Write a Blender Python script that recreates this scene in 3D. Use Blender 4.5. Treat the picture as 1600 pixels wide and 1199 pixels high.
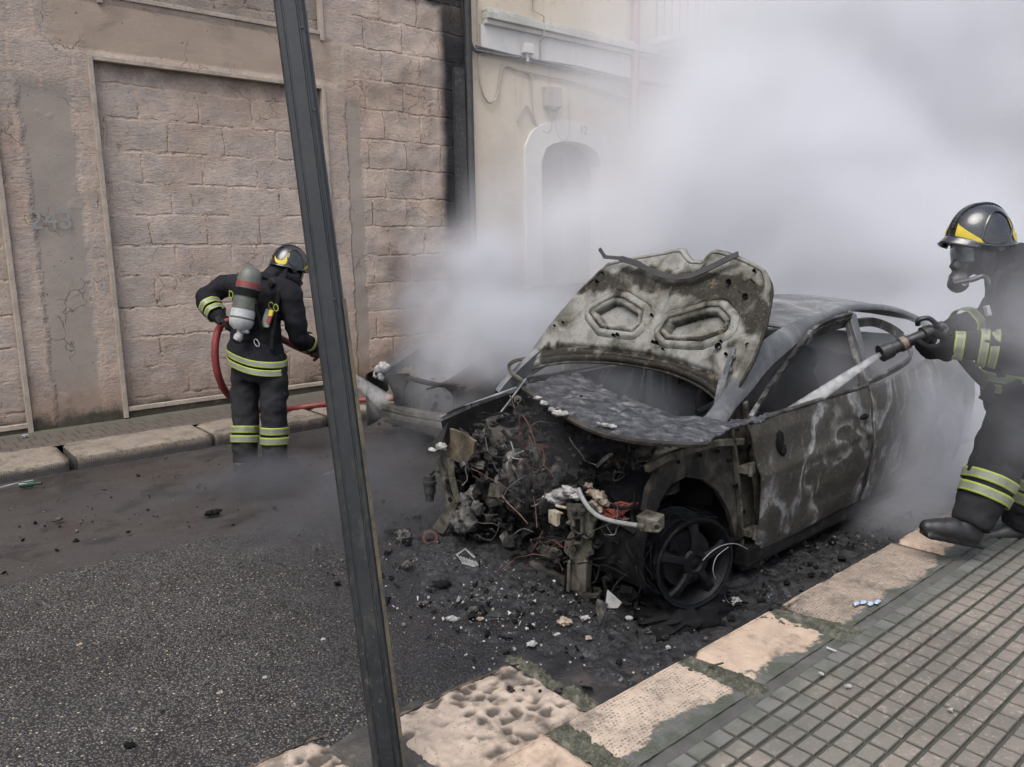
import bpy, bmesh, math, random
import numpy as np
from mathutils import Vector, Matrix, noise as mnoise
random.seed(7)
SC = bpy.context.scene
COL = SC.collection
for _o in list(bpy.data.objects): bpy.data.objects.remove(_o)

# ------------------------------------------------------------------ camera
CAM_F, CAM_PITCH, CAM_ROLL, CAM_YAW, CAM_H = 1220.0, -9.9, -0.9, 50.0, 1.72
_y, _p, _r = (math.radians(a) for a in (CAM_YAW, CAM_PITCH, CAM_ROLL))
FW = Vector((math.cos(_y) * math.cos(_p), math.sin(_y) * math.cos(_p), math.sin(_p)))
_rt = Vector((math.sin(_y), -math.cos(_y), 0)); _up = _rt.cross(FW)
RT = _rt * math.cos(_r) + _up * math.sin(_r); UP = -_rt * math.sin(_r) + _up * math.cos(_r)
EYE = Vector((0, 0, CAM_H))
cam_data = bpy.data.cameras.new('camera')
cam = bpy.data.objects.new('camera', cam_data); COL.objects.link(cam)
cam_data.sensor_fit = 'HORIZONTAL'; cam_data.sensor_width = 36.0; cam_data.lens = CAM_F / 1600 * 36
cam_data.clip_end = 500; cam_data.clip_start = 0.05
_m = Matrix((RT, UP, -FW)).transposed().to_4x4(); _m.translation = EYE
cam.matrix_world = _m
SC.camera = cam

def ray(x, y): return FW + RT * ((x - 800) / CAM_F) - UP * ((y - 599.5) / CAM_F)
def onz(x, y, z=0.0): d = ray(x, y); return EYE + d * ((z - CAM_H) / d.z)
def ony(x, y, Y): d = ray(x, y); return EYE + d * (Y / d.y)
def onx(x, y, X): d = ray(x, y); return EYE + d * (X / d.x)
def atd(x, y, dep): return EYE + ray(x, y) * dep
def onp(x, y, P, N): d = ray(x, y); return EYE + d * ((Vector(P) - EYE).dot(N) / d.dot(N))

# ------------------------------------------------------------------ light
SUN_EL, SUN_AZ = math.radians(62), math.radians(205)     # azimuth measured in x/y, where the light comes from
w = bpy.data.worlds.new('World'); SC.world = w; w.use_nodes = True
_nt = w.node_tree; _bg = _nt.nodes['Background']
_sky = _nt.nodes.new('ShaderNodeTexSky'); _sky.sky_type = 'NISHITA'; _sky.sun_disc = False
_sky.sun_elevation = SUN_EL; _sky.sun_rotation = math.pi / 2 - SUN_AZ; _sky.dust_density = 4.0; _sky.air_density = 1.0
_hs = _nt.nodes.new('ShaderNodeHueSaturation'); _hs.inputs['Saturation'].default_value = 0.58
_nt.links.new(_sky.outputs['Color'], _hs.inputs['Color']); _nt.links.new(_hs.outputs['Color'], _bg.inputs['Color'])
_bg.inputs['Strength'].default_value = 0.15
sd = bpy.data.lights.new('sun', 'SUN'); sd.energy = 1.25; sd.angle = math.radians(40); sd.color = (1.0, 0.985, 0.965)
sun = bpy.data.objects.new('sun', sd); COL.objects.link(sun)
_sdir = Vector((math.cos(SUN_EL) * math.cos(SUN_AZ), math.cos(SUN_EL) * math.sin(SUN_AZ), math.sin(SUN_EL)))
sun.rotation_euler = (-_sdir).to_track_quat('-Z', 'Y').to_euler(); sun.location = (0, 0, 20)
SC.view_settings.view_transform = 'Standard'; SC.view_settings.look = 'None'
SC.view_settings.exposure = 0.78; SC.view_settings.gamma = 1.0; SC.view_settings.use_curve_mapping = False
cy = SC.cycles
cy.use_adaptive_sampling = True; cy.adaptive_threshold = 0.02; cy.adaptive_min_samples = 16
cy.use_denoising = True
cy.max_bounces = 8; cy.diffuse_bounces = 3; cy.glossy_bounces = 2; cy.transmission_bounces = 4
cy.volume_bounces = 5; cy.transparent_max_bounces = 12; cy.volume_step_rate = 1.0; cy.volume_max_steps = 256
cy.sample_clamp_indirect = 4.0

# ------------------------------------------------------------------ shader helper
class S:
    def __init__(s, name):
        s.mat = bpy.data.materials.new(name); s.mat.use_nodes = True
        s.nt = s.mat.node_tree; s.nt.nodes.clear()
        s.out = s.nt.nodes.new('ShaderNodeOutputMaterial')
        s.tc = s.nt.nodes.new('ShaderNodeTexCoord'); s.P = s.tc.outputs['Object']
    def n(s, t, **kw):
        x = s.nt.nodes.new('ShaderNode' + t)
        for k, v in kw.items(): setattr(x, k, v)
        return x
    def put(s, sock, v):
        if isinstance(v, bpy.types.NodeSocket): s.nt.links.new(v, sock)
        elif v is not None:
            if sock.type == 'RGBA' and len(v) == 3: v = (*v, 1)
            sock.default_value = v
    def noise(s, scale, detail=4, rough=0.55, vec=None, dist=0, col=False):
        x = s.n('TexNoise'); s.put(x.inputs['Vector'], vec or s.P)
        x.inputs['Scale'].default_value = scale; x.inputs['Detail'].default_value = detail
        x.inputs['Roughness'].default_value = rough; x.inputs['Distortion'].default_value = dist
        return x.outputs['Color' if col else 'Fac']
    def vor(s, scale, vec=None, feature='F1', out='Distance', rand=1.0):
        x = s.n('TexVoronoi', feature=feature); s.put(x.inputs['Vector'], vec or s.P)
        x.inputs['Scale'].default_value = scale; x.inputs['Randomness'].default_value = rand
        return x.outputs[out]
    def m(s, op, a, b=None, c=None, clamp=False):
        x = s.n('Math', operation=op, use_clamp=clamp)
        for i, v in enumerate((a, b, c)):
            if v is not None: s.put(x.inputs[i], v)
        return x.outputs[0]
    def vm(s, op, a, b=None, scale=None):
        x = s.n('VectorMath', operation=op); s.put(x.inputs[0], a)
        if b is not None: s.put(x.inputs[1], b)
        if scale is not None: s.put(x.inputs['Scale'], scale)
        return x.outputs['Value' if op in ('LENGTH', 'DOT_PRODUCT', 'DISTANCE') else 'Vector']
    def mr(s, v, a, b, c=0.0, d=1.0, smooth=True):
        x = s.n('MapRange', interpolation_type='SMOOTHSTEP' if smooth else 'LINEAR')
        for i, q in enumerate((v, a, b, c, d)): s.put(x.inputs[i], q)
        return x.outputs[0]
    def ramp(s, f, stops, interp='LINEAR'):
        x = s.n('ValToRGB'); cr = x.color_ramp; cr.interpolation = interp
        while len(cr.elements) < len(stops): cr.elements.new(0.5)
        for e, (p, c) in zip(cr.elements, stops):
            e.position = p; e.color = (*c, 1) if not isinstance(c, (int, float)) else (c, c, c, 1)
        s.put(x.inputs[0], f); return x.outputs[0]
    def mix(s, f, a, b, blend='MIX'):
        x = s.n('Mix', data_type='RGBA', blend_type=blend)
        s.put(x.inputs[0], f); s.put(x.inputs[6], a); s.put(x.inputs[7], b); return x.outputs[2]
    def sep(s, v=None):
        x = s.n('SeparateXYZ'); s.put(x.inputs[0], v or s.P); return x.outputs
    def comb(s, a, b, c):
        x = s.n('CombineXYZ')
        for i, v in enumerate((a, b, c)): s.put(x.inputs[i], v)
        return x.outputs[0]
    def warp(s, scale, amp, vec=None, detail=3):
        c = s.noise(scale, detail, 0.55, vec, col=True)
        return s.vm('ADD', vec or s.P, s.vm('SCALE', s.vm('SUBTRACT', c, (0.5, 0.5, 0.5)), scale=amp))
    def scale(s, k, vec=None): return s.vm('MULTIPLY', vec or s.P, k)
    def bump(s, h, strength=0.5, dist=0.01, normal=None):
        x = s.n('Bump'); x.inputs['Strength'].default_value = strength; x.inputs['Distance'].default_value = dist
        s.put(x.inputs['Height'], h)
        if normal is not None: s.put(x.inputs['Normal'], normal)
        return x.outputs[0]
    def attr(s, name):
        x = s.n('Attribute', attribute_name=name); return x.outputs['Fac']
    def done(s, color, rough=0.7, metal=0.0, normal=None, spec=0.5, coat=0.0, alpha=None):
        b = s.n('BsdfPrincipled')
        s.put(b.inputs['Base Color'], color); s.put(b.inputs['Roughness'], rough); s.put(b.inputs['Metallic'], metal)
        s.put(b.inputs['Specular IOR Level'], spec); s.put(b.inputs['Coat Weight'], coat)
        if normal is not None: s.put(b.inputs['Normal'], normal)
        if alpha is not None: s.put(b.inputs['Alpha'], alpha)
        s.nt.links.new(b.outputs[0], s.out.inputs['Surface']); return s.mat

# ------------------------------------------------------------------ object helpers
ORG = {}
def put_tags(o, label=None, cat=None, group=None, kind=None):
    if label: o['label'] = label
    if cat: o['category'] = cat
    if group: o['group'] = group
    if kind: o['kind'] = kind
    return o
def thing(name, loc, label, cat, group=None):
    o = bpy.data.objects.new(name, None); COL.objects.link(o); o.location = loc; o.empty_display_size = 0.2
    ORG[o.name] = Vector(loc); return put_tags(o, label, cat, group)
class MB:
    """collects vertices and faces (world coordinates) for ONE mesh object"""
    def __init__(s): s.v = []; s.f = []; s.mi = []; s.col = None; s.cuts = []
    def add(s, vs, fs, mi=0):
        k = len(s.v); s.cuts.append((k, len(s.f))); s.v += [tuple(p) for p in vs]
        for f in fs: s.f.append([i + k for i in f]); s.mi.append(mi)
        return s
    def box(s, c, size, rot=None, mi=0, jit=0.0, taper=1.0):
        c = Vector(c); sx, sy, sz = (q / 2 for q in size); vs = []
        for z in (-1, 1):
            for x, y in ((-1, -1), (1, -1), (1, 1), (-1, 1)):
                t = taper if z > 0 else 1
                p = Vector((x * sx * t, y * sy * t, z * sz))
                if jit: p += Vector((random.uniform(-jit, jit), random.uniform(-jit, jit), random.uniform(-jit, jit)))
                if rot: p = rot @ p
                vs.append(c + p)
        return s.add(vs, [(3, 2, 1, 0), (4, 5, 6, 7), (0, 1, 5, 4), (1, 2, 6, 5), (2, 3, 7, 6), (3, 0, 4, 7)], mi)
    def bar(s, a, b, w_, h_, up=(0, 0, 1), mi=0):
        a, b = Vector(a), Vector(b); d = (b - a); L = d.length; d.normalize()
        u = Vector(up); u = (u - d * u.dot(d)); u = u.normalized() if u.length > 1e-5 else d.orthogonal().normalized()
        r = Matrix((d, u.cross(d), u)).transposed()
        return s.box((a + b) / 2, (L, w_, h_), r, mi)
    def tube(s, path, r, n=8, mi=0, cap=True, flat=1.0):
        P = [Vector(p) for p in path]; R = r if isinstance(r, (list, tuple)) else [r] * len(P); vs = []; fs = []; u = None
        for i, p in enumerate(P):
            d = (P[min(i + 1, len(P) - 1)] - P[max(i - 1, 0)]); d = d.normalized() if d.length > 1e-9 else Vector((0, 0, 1))
            if u is None: u = d.orthogonal().normalized()
            else:
                u = u - d * u.dot(d); u = u.normalized() if u.length > 1e-6 else d.orthogonal().normalized()
            q = d.cross(u)
            for k in range(n):
                a = 2 * math.pi * k / n; vs.append(p + u * math.cos(a) * R[i] + q * math.sin(a) * R[i] * flat)
        for i in range(len(P) - 1):
            for k in range(n): fs.append((i * n + k, i * n + (k + 1) % n, (i + 1) * n + (k + 1) % n, (i + 1) * n + k))
        if cap: fs.append(tuple(range(n))[::-1]); fs.append(tuple((len(P) - 1) * n + k for k in range(n)))
        return s.add(vs, fs, mi)
    def lathe(s, c, axis, prof, n=32, mi=0, up=None):
        """prof = [(distance along axis, radius)...]"""
        c = Vector(c); a = Vector(axis).normalized(); u = (Vector(up) - a * a.dot(Vector(up))).normalized() if up else a.orthogonal().normalized(); q = a.cross(u); vs = []; fs = []
        for h, r in prof:
            for k in range(n):
                t = 2 * math.pi * k / n; vs.append(c + a * h + u * (math.cos(t) * r) + q * (math.sin(t) * r))
        for i in range(len(prof) - 1):
            for k in range(n): fs.append((i * n + k, i * n + (k + 1) % n, (i + 1) * n + (k + 1) % n, (i + 1) * n + k))
        return s.add(vs, fs, mi)
    def grid(s, fn, nu, nv, mi=0):
        """fn(u, v) -> point, u and v in 0..1"""
        vs = [fn(i / nu, j / nv) for j in range(nv + 1) for i in range(nu + 1)]
        fs = [(j * (nu + 1) + i, j * (nu + 1) + i + 1, (j + 1) * (nu + 1) + i + 1, (j + 1) * (nu + 1) + i) for j in range(nv) for i in range(nu)]
        return s.add(vs, fs, mi)
    def plate(s, poly, th, nrm=None, mi=0):
        """a flat polygon of 3D points given a thickness along its normal"""
        P = [Vector(p) for p in poly]
        if nrm is None:
            nrm = Vector((0, 0, 0))
            for i in range(len(P)): nrm += P[i].cross(P[(i + 1) % len(P)])
            nrm.normalize()
        n_ = Vector(nrm) * th; k = len(P)
        return s.add(P + [p + n_ for p in P], [tuple(range(k))[::-1], tuple(range(k, 2 * k))] + [(i, (i + 1) % k, k + (i + 1) % k, k + i) for i in range(k)], mi)
    def blob(s, c, r, amp=0.3, seed=0.0, n=10, sc=1.0, mi=0, flat_bottom=False):
        c = Vector(c); R = Vector(r) if not isinstance(r, (int, float)) else Vector((r, r, r)); vs = []; fs = []
        for j in range(n + 1):
            th = math.pi * j / n
            for i in range(2 * n):
                ph = math.pi * i / n; d = Vector((math.sin(th) * math.cos(ph), math.sin(th) * math.sin(ph), math.cos(th)))
                k = 1 + amp * mnoise.fractal(d * 1.7 * sc + Vector((seed, seed * 1.7, -seed)), 0.8, 2.0, 4)
                p = Vector((d.x * R.x, d.y * R.y, d.z * R.z)) * k
                if flat_bottom and p.z < 0: p.z *= 0.15
                vs.append(c + p)
        w_ = 2 * n
        for j in range(n):
            for i in range(w_): fs.append((j * w_ + i, (j + 1) * w_ + i, (j + 1) * w_ + (i + 1) % w_, j * w_ + (i + 1) % w_))
        return s.add(vs, fs, mi)
    def build(s, name, mats, parent=None, smooth=False, angle=35, label=None, cat=None, group=None, kind=None, bevel=0, solid=0, subd=0, loc=None):
        org = Vector((0, 0, 0))
        if parent is not None: org = ORG[parent.name]
        elif loc is not None: org = Vector(loc)
        me = bpy.data.meshes.new(name); me.from_pydata([tuple(Vector(p) - org) for p in s.v], [], s.f)
        for m_ in (mats if isinstance(mats, (list, tuple)) else [mats]): me.materials.append(m_)
        if len(me.polygons) == len(s.mi): me.polygons.foreach_set('material_index', s.mi)
        if s.col is not None:
            a = me.attributes.new('hgt', 'FLOAT', 'POINT'); a.data.foreach_set('value', s.col)
        me.validate(); me.update()
        if smooth:
            me.polygons.foreach_set('use_smooth', [True] * len(me.polygons))
            if angle < 180:
                bm = bmesh.new(); bm.from_mesh(me)
                for e in bm.edges:
                    if len(e.link_faces) == 2 and e.calc_face_angle(0) > math.radians(angle): e.smooth = False
                bm.to_mesh(me); bm.free()
        o = bpy.data.objects.new(name, me); COL.objects.link(o)
        if parent is not None:
            o.parent = parent; ORG[o.name] = org
        else:
            o.location = org; ORG[o.name] = org
        if solid:
            q = o.modifiers.new('thickness', 'SOLIDIFY'); q.thickness = solid; q.offset = 0
        if bevel:
            q = o.modifiers.new('bevel', 'BEVEL'); q.width = bevel; q.segments = 2; q.limit_method = 'ANGLE'
        if subd:
            q = o.modifiers.new('subd', 'SUBSURF'); q.levels = subd; q.render_levels = subd
        return put_tags(o, label, cat, group, kind)
    def build_each(s, name, mats, parent, per=1, **kw):
        """one object for every `per` shapes collected"""
        for k in range(0, len(s.cuts), per):
            v0, f0 = s.cuts[k]; v1, f1 = s.cuts[k + per] if k + per < len(s.cuts) else (len(s.v), len(s.f))
            q = MB(); q.v = s.v[v0:v1]; q.f = [[i - v0 for i in f] for f in s.f[f0:f1]]; q.mi = s.mi[f0:f1]; q.build(name, mats, parent, **kw)
def fbm(p, sc=1.0, oct=4, seed=0.0):
    return mnoise.fractal(Vector(p) * sc + Vector((seed, seed * 0.7, -seed * 1.3)), 0.9, 2.0, oct)
def lerp(a, b, t): return a + (b - a) * t
def sst(a, b, x):
    t = min(1, max(0, (x - a) / (b - a))); return t * t * (3 - 2 * t)
def spline(pts, n):
    """Catmull-Rom through the points"""
    P = [Vector(p) for p in pts]; out = []
    for i in range(len(P) - 1):
        p0, p1, p2, p3 = P[max(i - 1, 0)], P[i], P[i + 1], P[min(i + 2, len(P) - 1)]
        for k in range(n):
            t = k / n; out.append(0.5 * ((2 * p1) + (p2 - p0) * t + (2 * p0 - 5 * p1 + 4 * p2 - p3) * t * t + (-p0 + 3 * p1 - 3 * p2 + p3) * t ** 3))
    out.append(P[-1]); return out
# ================================================================== materials of the setting
def soot(s, col, k=.9):
    x, y, z = s.sep(); d = s.vm('LENGTH', s.comb(s.m('MULTIPLY', s.m('SUBTRACT', x, 3.3), .52), s.m('MULTIPLY', s.m('SUBTRACT', y, 2.8), .62), 0))
    d = s.m('ADD', d, s.m('MULTIPLY', s.m('SUBTRACT', s.noise(1.6, 5, .65), .5), .9))
    return s.mix(s.mr(d, 1.25, .65, 0, k), col, (0.010, 0.010, 0.0115))
def m_asphalt(name, coarse):
    s = S(name); P = s.P; x, y, z = s.sep()
    big = s.noise(0.9, 4, 0.6); mid = s.noise(6, 4, 0.6)
    base = s.ramp(big, [(0.3, (0.070, 0.059, 0.054)), (0.5, (0.075, 0.069, 0.066)), (0.72, (0.052, 0.049, 0.049))])
    if coarse:
        cellc = s.vor(95, s.warp(60, .006), out='Color'); r_, g_, b_ = s.sep(cellc)
        cd = s.vor(95, s.warp(60, .006))
        st = s.m('MULTIPLY', s.mr(r_, .45, 1.0), s.mr(cd, .55, .2))
        st = s.m('MULTIPLY', st, s.mr(s.noise(3.0, 3), .3, .7, .25, 1.0))
        col = s.mix(s.m('MULTIPLY', st, .46), s.mix(s.mr(cd, .25, .65), base, (0.016, 0.015, 0.015)), (0.30, 0.27, 0.235))
        col = s.mix(s.m('MULTIPLY', s.mr(g_, .93, .99), s.mr(cd, .5, .3)), col, (0.42, 0.36, 0.24))
        h = s.m('ADD', s.m('MULTIPLY', s.mr(cd, .0, .7, 1, 0), s.mr(r_, 0, 1, .4, 1)), s.m('MULTIPLY', mid, .8))
        col = s.mix(s.mr(s.noise(1.6, 3, .5), .45, .62, 0, .45), col, s.vm('MULTIPLY', col, (.55, .5, .5)))
        col = soot(s, col); nb = s.bump(h, .9, .006); ro = s.mr(mid, .3, .7, .40, .72)
    else:
        sp = s.vor(130, out='Color'); r_, g_, b_ = s.sep(sp)
        col = s.mix(s.mr(r_, .8, .97, 0, .3), base, (0.17, 0.155, 0.14))
        col = s.mix(s.mr(s.noise(2.2, 5, .65), .52, .64), col, (0.038, 0.035, 0.035))
        col = s.mix(s.mr(s.noise(30, 3), .66, .74, 0, .5), col, (0.2, 0.19, 0.18))
        col = soot(s, col); wet = s.mr(s.noise(1.3, 4, .6), .42, .6)
        nb = s.bump(s.m('ADD', s.noise(90, 3), s.m('MULTIPLY', mid, 1.2)), .5, .006); ro = s.mr(wet, 0, 1, .68, .36)
    return s.done(col if coarse else s.vm('MULTIPLY', col, (.50, .475, .465)), ro, normal=nb, spec=.45)
M_ASPH = m_asphalt('coarse_asphalt', True); M_ROAD = m_asphalt('old_road', False)

def m_gutter():
    s = S('gutter_cement'); n1 = s.noise(4, 5, .65); n2 = s.noise(28, 4, .6)
    col = s.ramp(n1, [(.32, (0.036, 0.034, 0.034)), (.52, (0.058, 0.053, 0.048)), (.66, (0.13, 0.105, 0.08))])
    col = s.mix(s.mr(n2, .58, .7, 0, .5), col, (0.17, 0.14, 0.11))
    return s.done(soot(s, col), s.mr(n1, .3, .7, .3, .8), normal=s.bump(s.m('ADD', n2, n1), .6, .012))
M_GUT = m_gutter()

def m_kerb(name, base, dark, tool, dirt, foot=True):
    """hewn kerb stone: 'hgt' holds the hewn relief, low spots keep dirt and painted pit shading"""
    s = S(name); x, y, z = s.sep(); h = s.attr('hgt')
    n1 = s.noise(7, 4, .6); n2 = s.noise(45, 3, .6)
    col = s.mix(s.mr(n1, .35, .7), base, tuple(c * .78 for c in base))
    col = s.mix(s.mr(n2, .5, .7, 0, .35), col, tuple(min(1, c * 1.18) for c in base))
    if tool:
        b = s.n('TexBrick'); s.put(b.inputs['Vector'], s.scale((1, 1, 0), s.warp(14, .02)))
        b.inputs['Scale'].default_value = 1; b.inputs['Brick Width'].default_value = .016; b.inputs['Row Height'].default_value = .014
        b.inputs['Mortar Size'].default_value = .0042; b.inputs['Mortar Smooth'].default_value = .6; b.offset = .5
        f = s.m('MULTIPLY', s.m('SUBTRACT', 1, b.outputs['Fac']), s.mr(s.noise(16, 3, .7), .5 - tool, .68 - tool * .6))
        f = s.m('MULTIPLY', f, s.mr(s.noise(70, 2), .35, .6))
        col = s.mix(s.m('MULTIPLY', f, .75), col, dark)
        hh = s.m('SUBTRACT', n2, s.m('MULTIPLY', f, .8))
    else:
        pit = s.mr(s.vor(75, s.warp(20, .03)), .24, .08); pit = s.m('MULTIPLY', pit, s.mr(s.noise(10, 3), .36, .56))
        col = s.mix(s.m('MULTIPLY', pit, .85), col, dark); hh = s.m('SUBTRACT', n2, pit)
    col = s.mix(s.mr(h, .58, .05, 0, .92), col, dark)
    st = s.m('MULTIPLY', s.mr(s.noise(3.1, 5, .7), .53, .68), .7)
    col = s.mix(st, col, dark)
    if dirt:     # cement and moss lapping over the back edge
        e = s.m('ADD', y, s.m('MULTIPLY', s.m('SUBTRACT', s.noise(5.5, 5, .65), .5), .30))
        k = s.mr(e, dirt + .012, dirt - .012)
        gr = s.mix(s.mr(s.noise(9, 4), .45, .6), (0.055, 0.062, 0.045), (0.085, 0.085, 0.078))
        col = s.mix(k, col, gr)
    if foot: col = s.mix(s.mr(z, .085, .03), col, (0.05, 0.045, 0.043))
    return s.done(col, .75, normal=s.bump(s.m('ADD', hh, s.m('MULTIPLY', n1, .4)), .7, .004))
PEACH = (0.40, 0.305, 0.23)
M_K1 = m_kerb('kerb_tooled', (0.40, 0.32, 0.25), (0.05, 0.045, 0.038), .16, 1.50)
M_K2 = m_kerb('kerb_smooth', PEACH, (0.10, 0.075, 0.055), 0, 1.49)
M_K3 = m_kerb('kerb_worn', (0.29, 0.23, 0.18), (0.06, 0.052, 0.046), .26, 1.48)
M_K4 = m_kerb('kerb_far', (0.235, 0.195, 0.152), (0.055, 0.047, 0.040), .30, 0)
M_ROUGH = m_kerb('rough_stone', (0.37, 0.30, 0.24), (0.045, 0.035, 0.028), 0, 0, False)  # its dark colour also paints shading into the pits

def m_moss():
    s = S('moss'); n1 = s.noise(26, 4, .6); n2 = s.noise(140, 3, .6)
    col = s.ramp(n1, [(.35, (0.022, 0.025, 0.015)), (.52, (0.048, 0.050, 0.034)), (.68, (0.115, 0.105, 0.082))])
    return s.done(s.mix(s.mr(n2, .5, .7, 0, .6), col, (0.15, 0.142, 0.118)), .9, normal=s.bump(n2, .8, .006))
M_MOSS = m_moss()

def m_strip():
    s = S('mossy_cement'); n1 = s.noise(3.5, 5, .65); n2 = s.noise(30, 4, .65)
    col = s.ramp(n1, [(.32, (0.040, 0.040, 0.035)), (.5, (0.064, 0.063, 0.058)), (.68, (0.098, 0.095, 0.088))])
    col = s.mix(s.mr(n2, .5, .7, 0, .5), col, (0.035, 0.04, 0.026)); cr = s.vor(3, s.warp(5, .2), 'DISTANCE_TO_EDGE'); col = s.mix(s.m('MULTIPLY', s.mr(cr, .012, .003), s.mr(n1, .5, .6)), col, (0.025, 0.025, 0.02))
    return s.done(col, .8, normal=s.bump(n2, .7, .006))
M_STRIP = m_strip()

def m_pave():
    s = S('pavement_tile'); x, y, z = s.sep()
    cell = s.n('TexWhiteNoise', noise_dimensions='2D')
    s.put(cell.inputs['Vector'], s.comb(s.m('FLOOR', s.m('DIVIDE', s.m('SUBTRACT', x, .0), .0975)), s.m('FLOOR', s.m('DIVIDE', s.m('SUBTRACT', 1.316, y), .072)), 0))
    n1 = s.noise(2.2, 5, .6); n2 = s.noise(60, 4, .65)
    top = s.mix(s.mr(n1, .35, .65), (0.185, 0.158, 0.134), (0.115, 0.104, 0.092))
    top = s.mix(s.m('MULTIPLY', cell.outputs[0], .35), top, (0.145, 0.13, 0.105))
    top = s.mix(s.mr(n2, .56, .68, 0, .55), top, (0.36, 0.30, 0.25))
    top = s.mix(s.mr(n2, .42, .33, 0, .6), top, (0.10, 0.09, 0.075))
    tile = s.n('TexWhiteNoise', noise_dimensions='2D')
    s.put(tile.inputs['Vector'], s.comb(s.m('FLOOR', s.m('DIVIDE', s.m('SUBTRACT', x, .08), .39)), s.m('FLOOR', s.m('DIVIDE', s.m('SUBTRACT', 1.316, y), .36)), 0))
    top = s.mix(s.mr(tile.outputs[0], .62, .7, 0, .55), top, (0.115, 0.112, 0.10))
    e = s.m('ADD', s.m('ADD', y, s.m('MULTIPLY', x, .0)), s.m('MULTIPLY', s.m('SUBTRACT', s.noise(3.5, 5, .65), .5), .38))
    gr = s.mix(s.mr(s.noise(8, 4), .4, .6), (0.075, 0.082, 0.066), (0.118, 0.118, 0.108))
    top = s.mix(s.mr(e, 1.19, 1.38), top, gr)
    low = s.mix(n1, (0.040, 0.043, 0.034), (0.062, 0.056, 0.045))
    col = s.mix(s.mr(z, .1195, .1235), low, top)
    return s.done(col, s.mr(n1, .4, .62, .72, .42), normal=s.bump(s.m('ADD', n2, s.m('MULTIPLY', n1, .5)), .6, .003))
M_PAVE = m_pave()

def m_leftpave():
    s = S('far_pavement'); x, y, z = s.sep()
    b = s.n('TexBrick'); s.put(b.inputs['Vector'], s.scale((1, 1, 0), s.warp(9, .012))); b.inputs['Scale'].default_value = 1
    b.inputs['Brick Width'].default_value = .115; b.inputs['Row Height'].default_value = .23; b.inputs['Mortar Size'].default_value = .008
    n1 = s.noise(3, 5, .65)
    col = s.mix(n1, (0.06, 0.05, 0.042), (0.105, 0.088, 0.072)); col = s.mix(s.m('MULTIPLY', b.outputs['Fac'], .75), col, (0.03, 0.028, 0.024))
    e = s.m('ADD', y, s.m('MULTIPLY', s.m('SUBTRACT', s.noise(4.5, 4, .6), .5), .3))
    col = s.mix(s.mr(e, 7.95, 8.12), col, s.mix(s.noise(20, 3), (0.055, 0.058, 0.035), (0.12, 0.115, 0.095)))
    return s.done(col, .7, normal=s.bump(s.m('SUBTRACT', s.noise(40, 3), b.outputs['Fac']), .6, .006))
M_LPAVE = m_leftpave()

# ================================================================== ground, road, kerbs, pavement
def sheet(name, x0, x1, y0, y1, z, m_, kind='structure', nx=1, ny=1, fz=None):
    b = MB(); b.grid(lambda u, v: (lerp(x0, x1, u), lerp(y0, y1, v), z + (fz(lerp(x0, x1, u), lerp(y0, y1, v)) if fz else 0)), nx, ny)
    return b.build(name, m_, kind=kind, smooth=nx > 1)
sheet('ground', -150, 200, -150, 150, -0.06, M_GUT)
sheet('road', -40, 120, 1.72, 7.0, 0.0, M_ROAD)
def edge_near(x): return 2.33 + .05 * fbm((x, 0, 0), 1.5, 3) + .018 * fbm((x, 3, 0), 14, 3)
def edge_far(x): return 4.74 - .12 * x * .5 + .02 * fbm((x, 9, 0), 3, 3)
b = MB()
def _asp(u, v):
    x = -6 + 22 * (u ** 1.6); y = lerp(edge_near(x), edge_far(x), v)
    return (x, y, 0.022 * sst(0, .012, v) * sst(1, .985, v) + .004 * fbm((x, y, 0), 2.5, 3))
b.grid(_asp, 500, 90); b.build('road', M_ASPH, kind='structure', smooth=True)
sheet('gutter', -8, 40, 1.72, 2.42, 0.006, M_GUT, nx=300, ny=10, fz=lambda x, y: .008 * fbm((x, y, 0), 4, 4) + .004)

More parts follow.
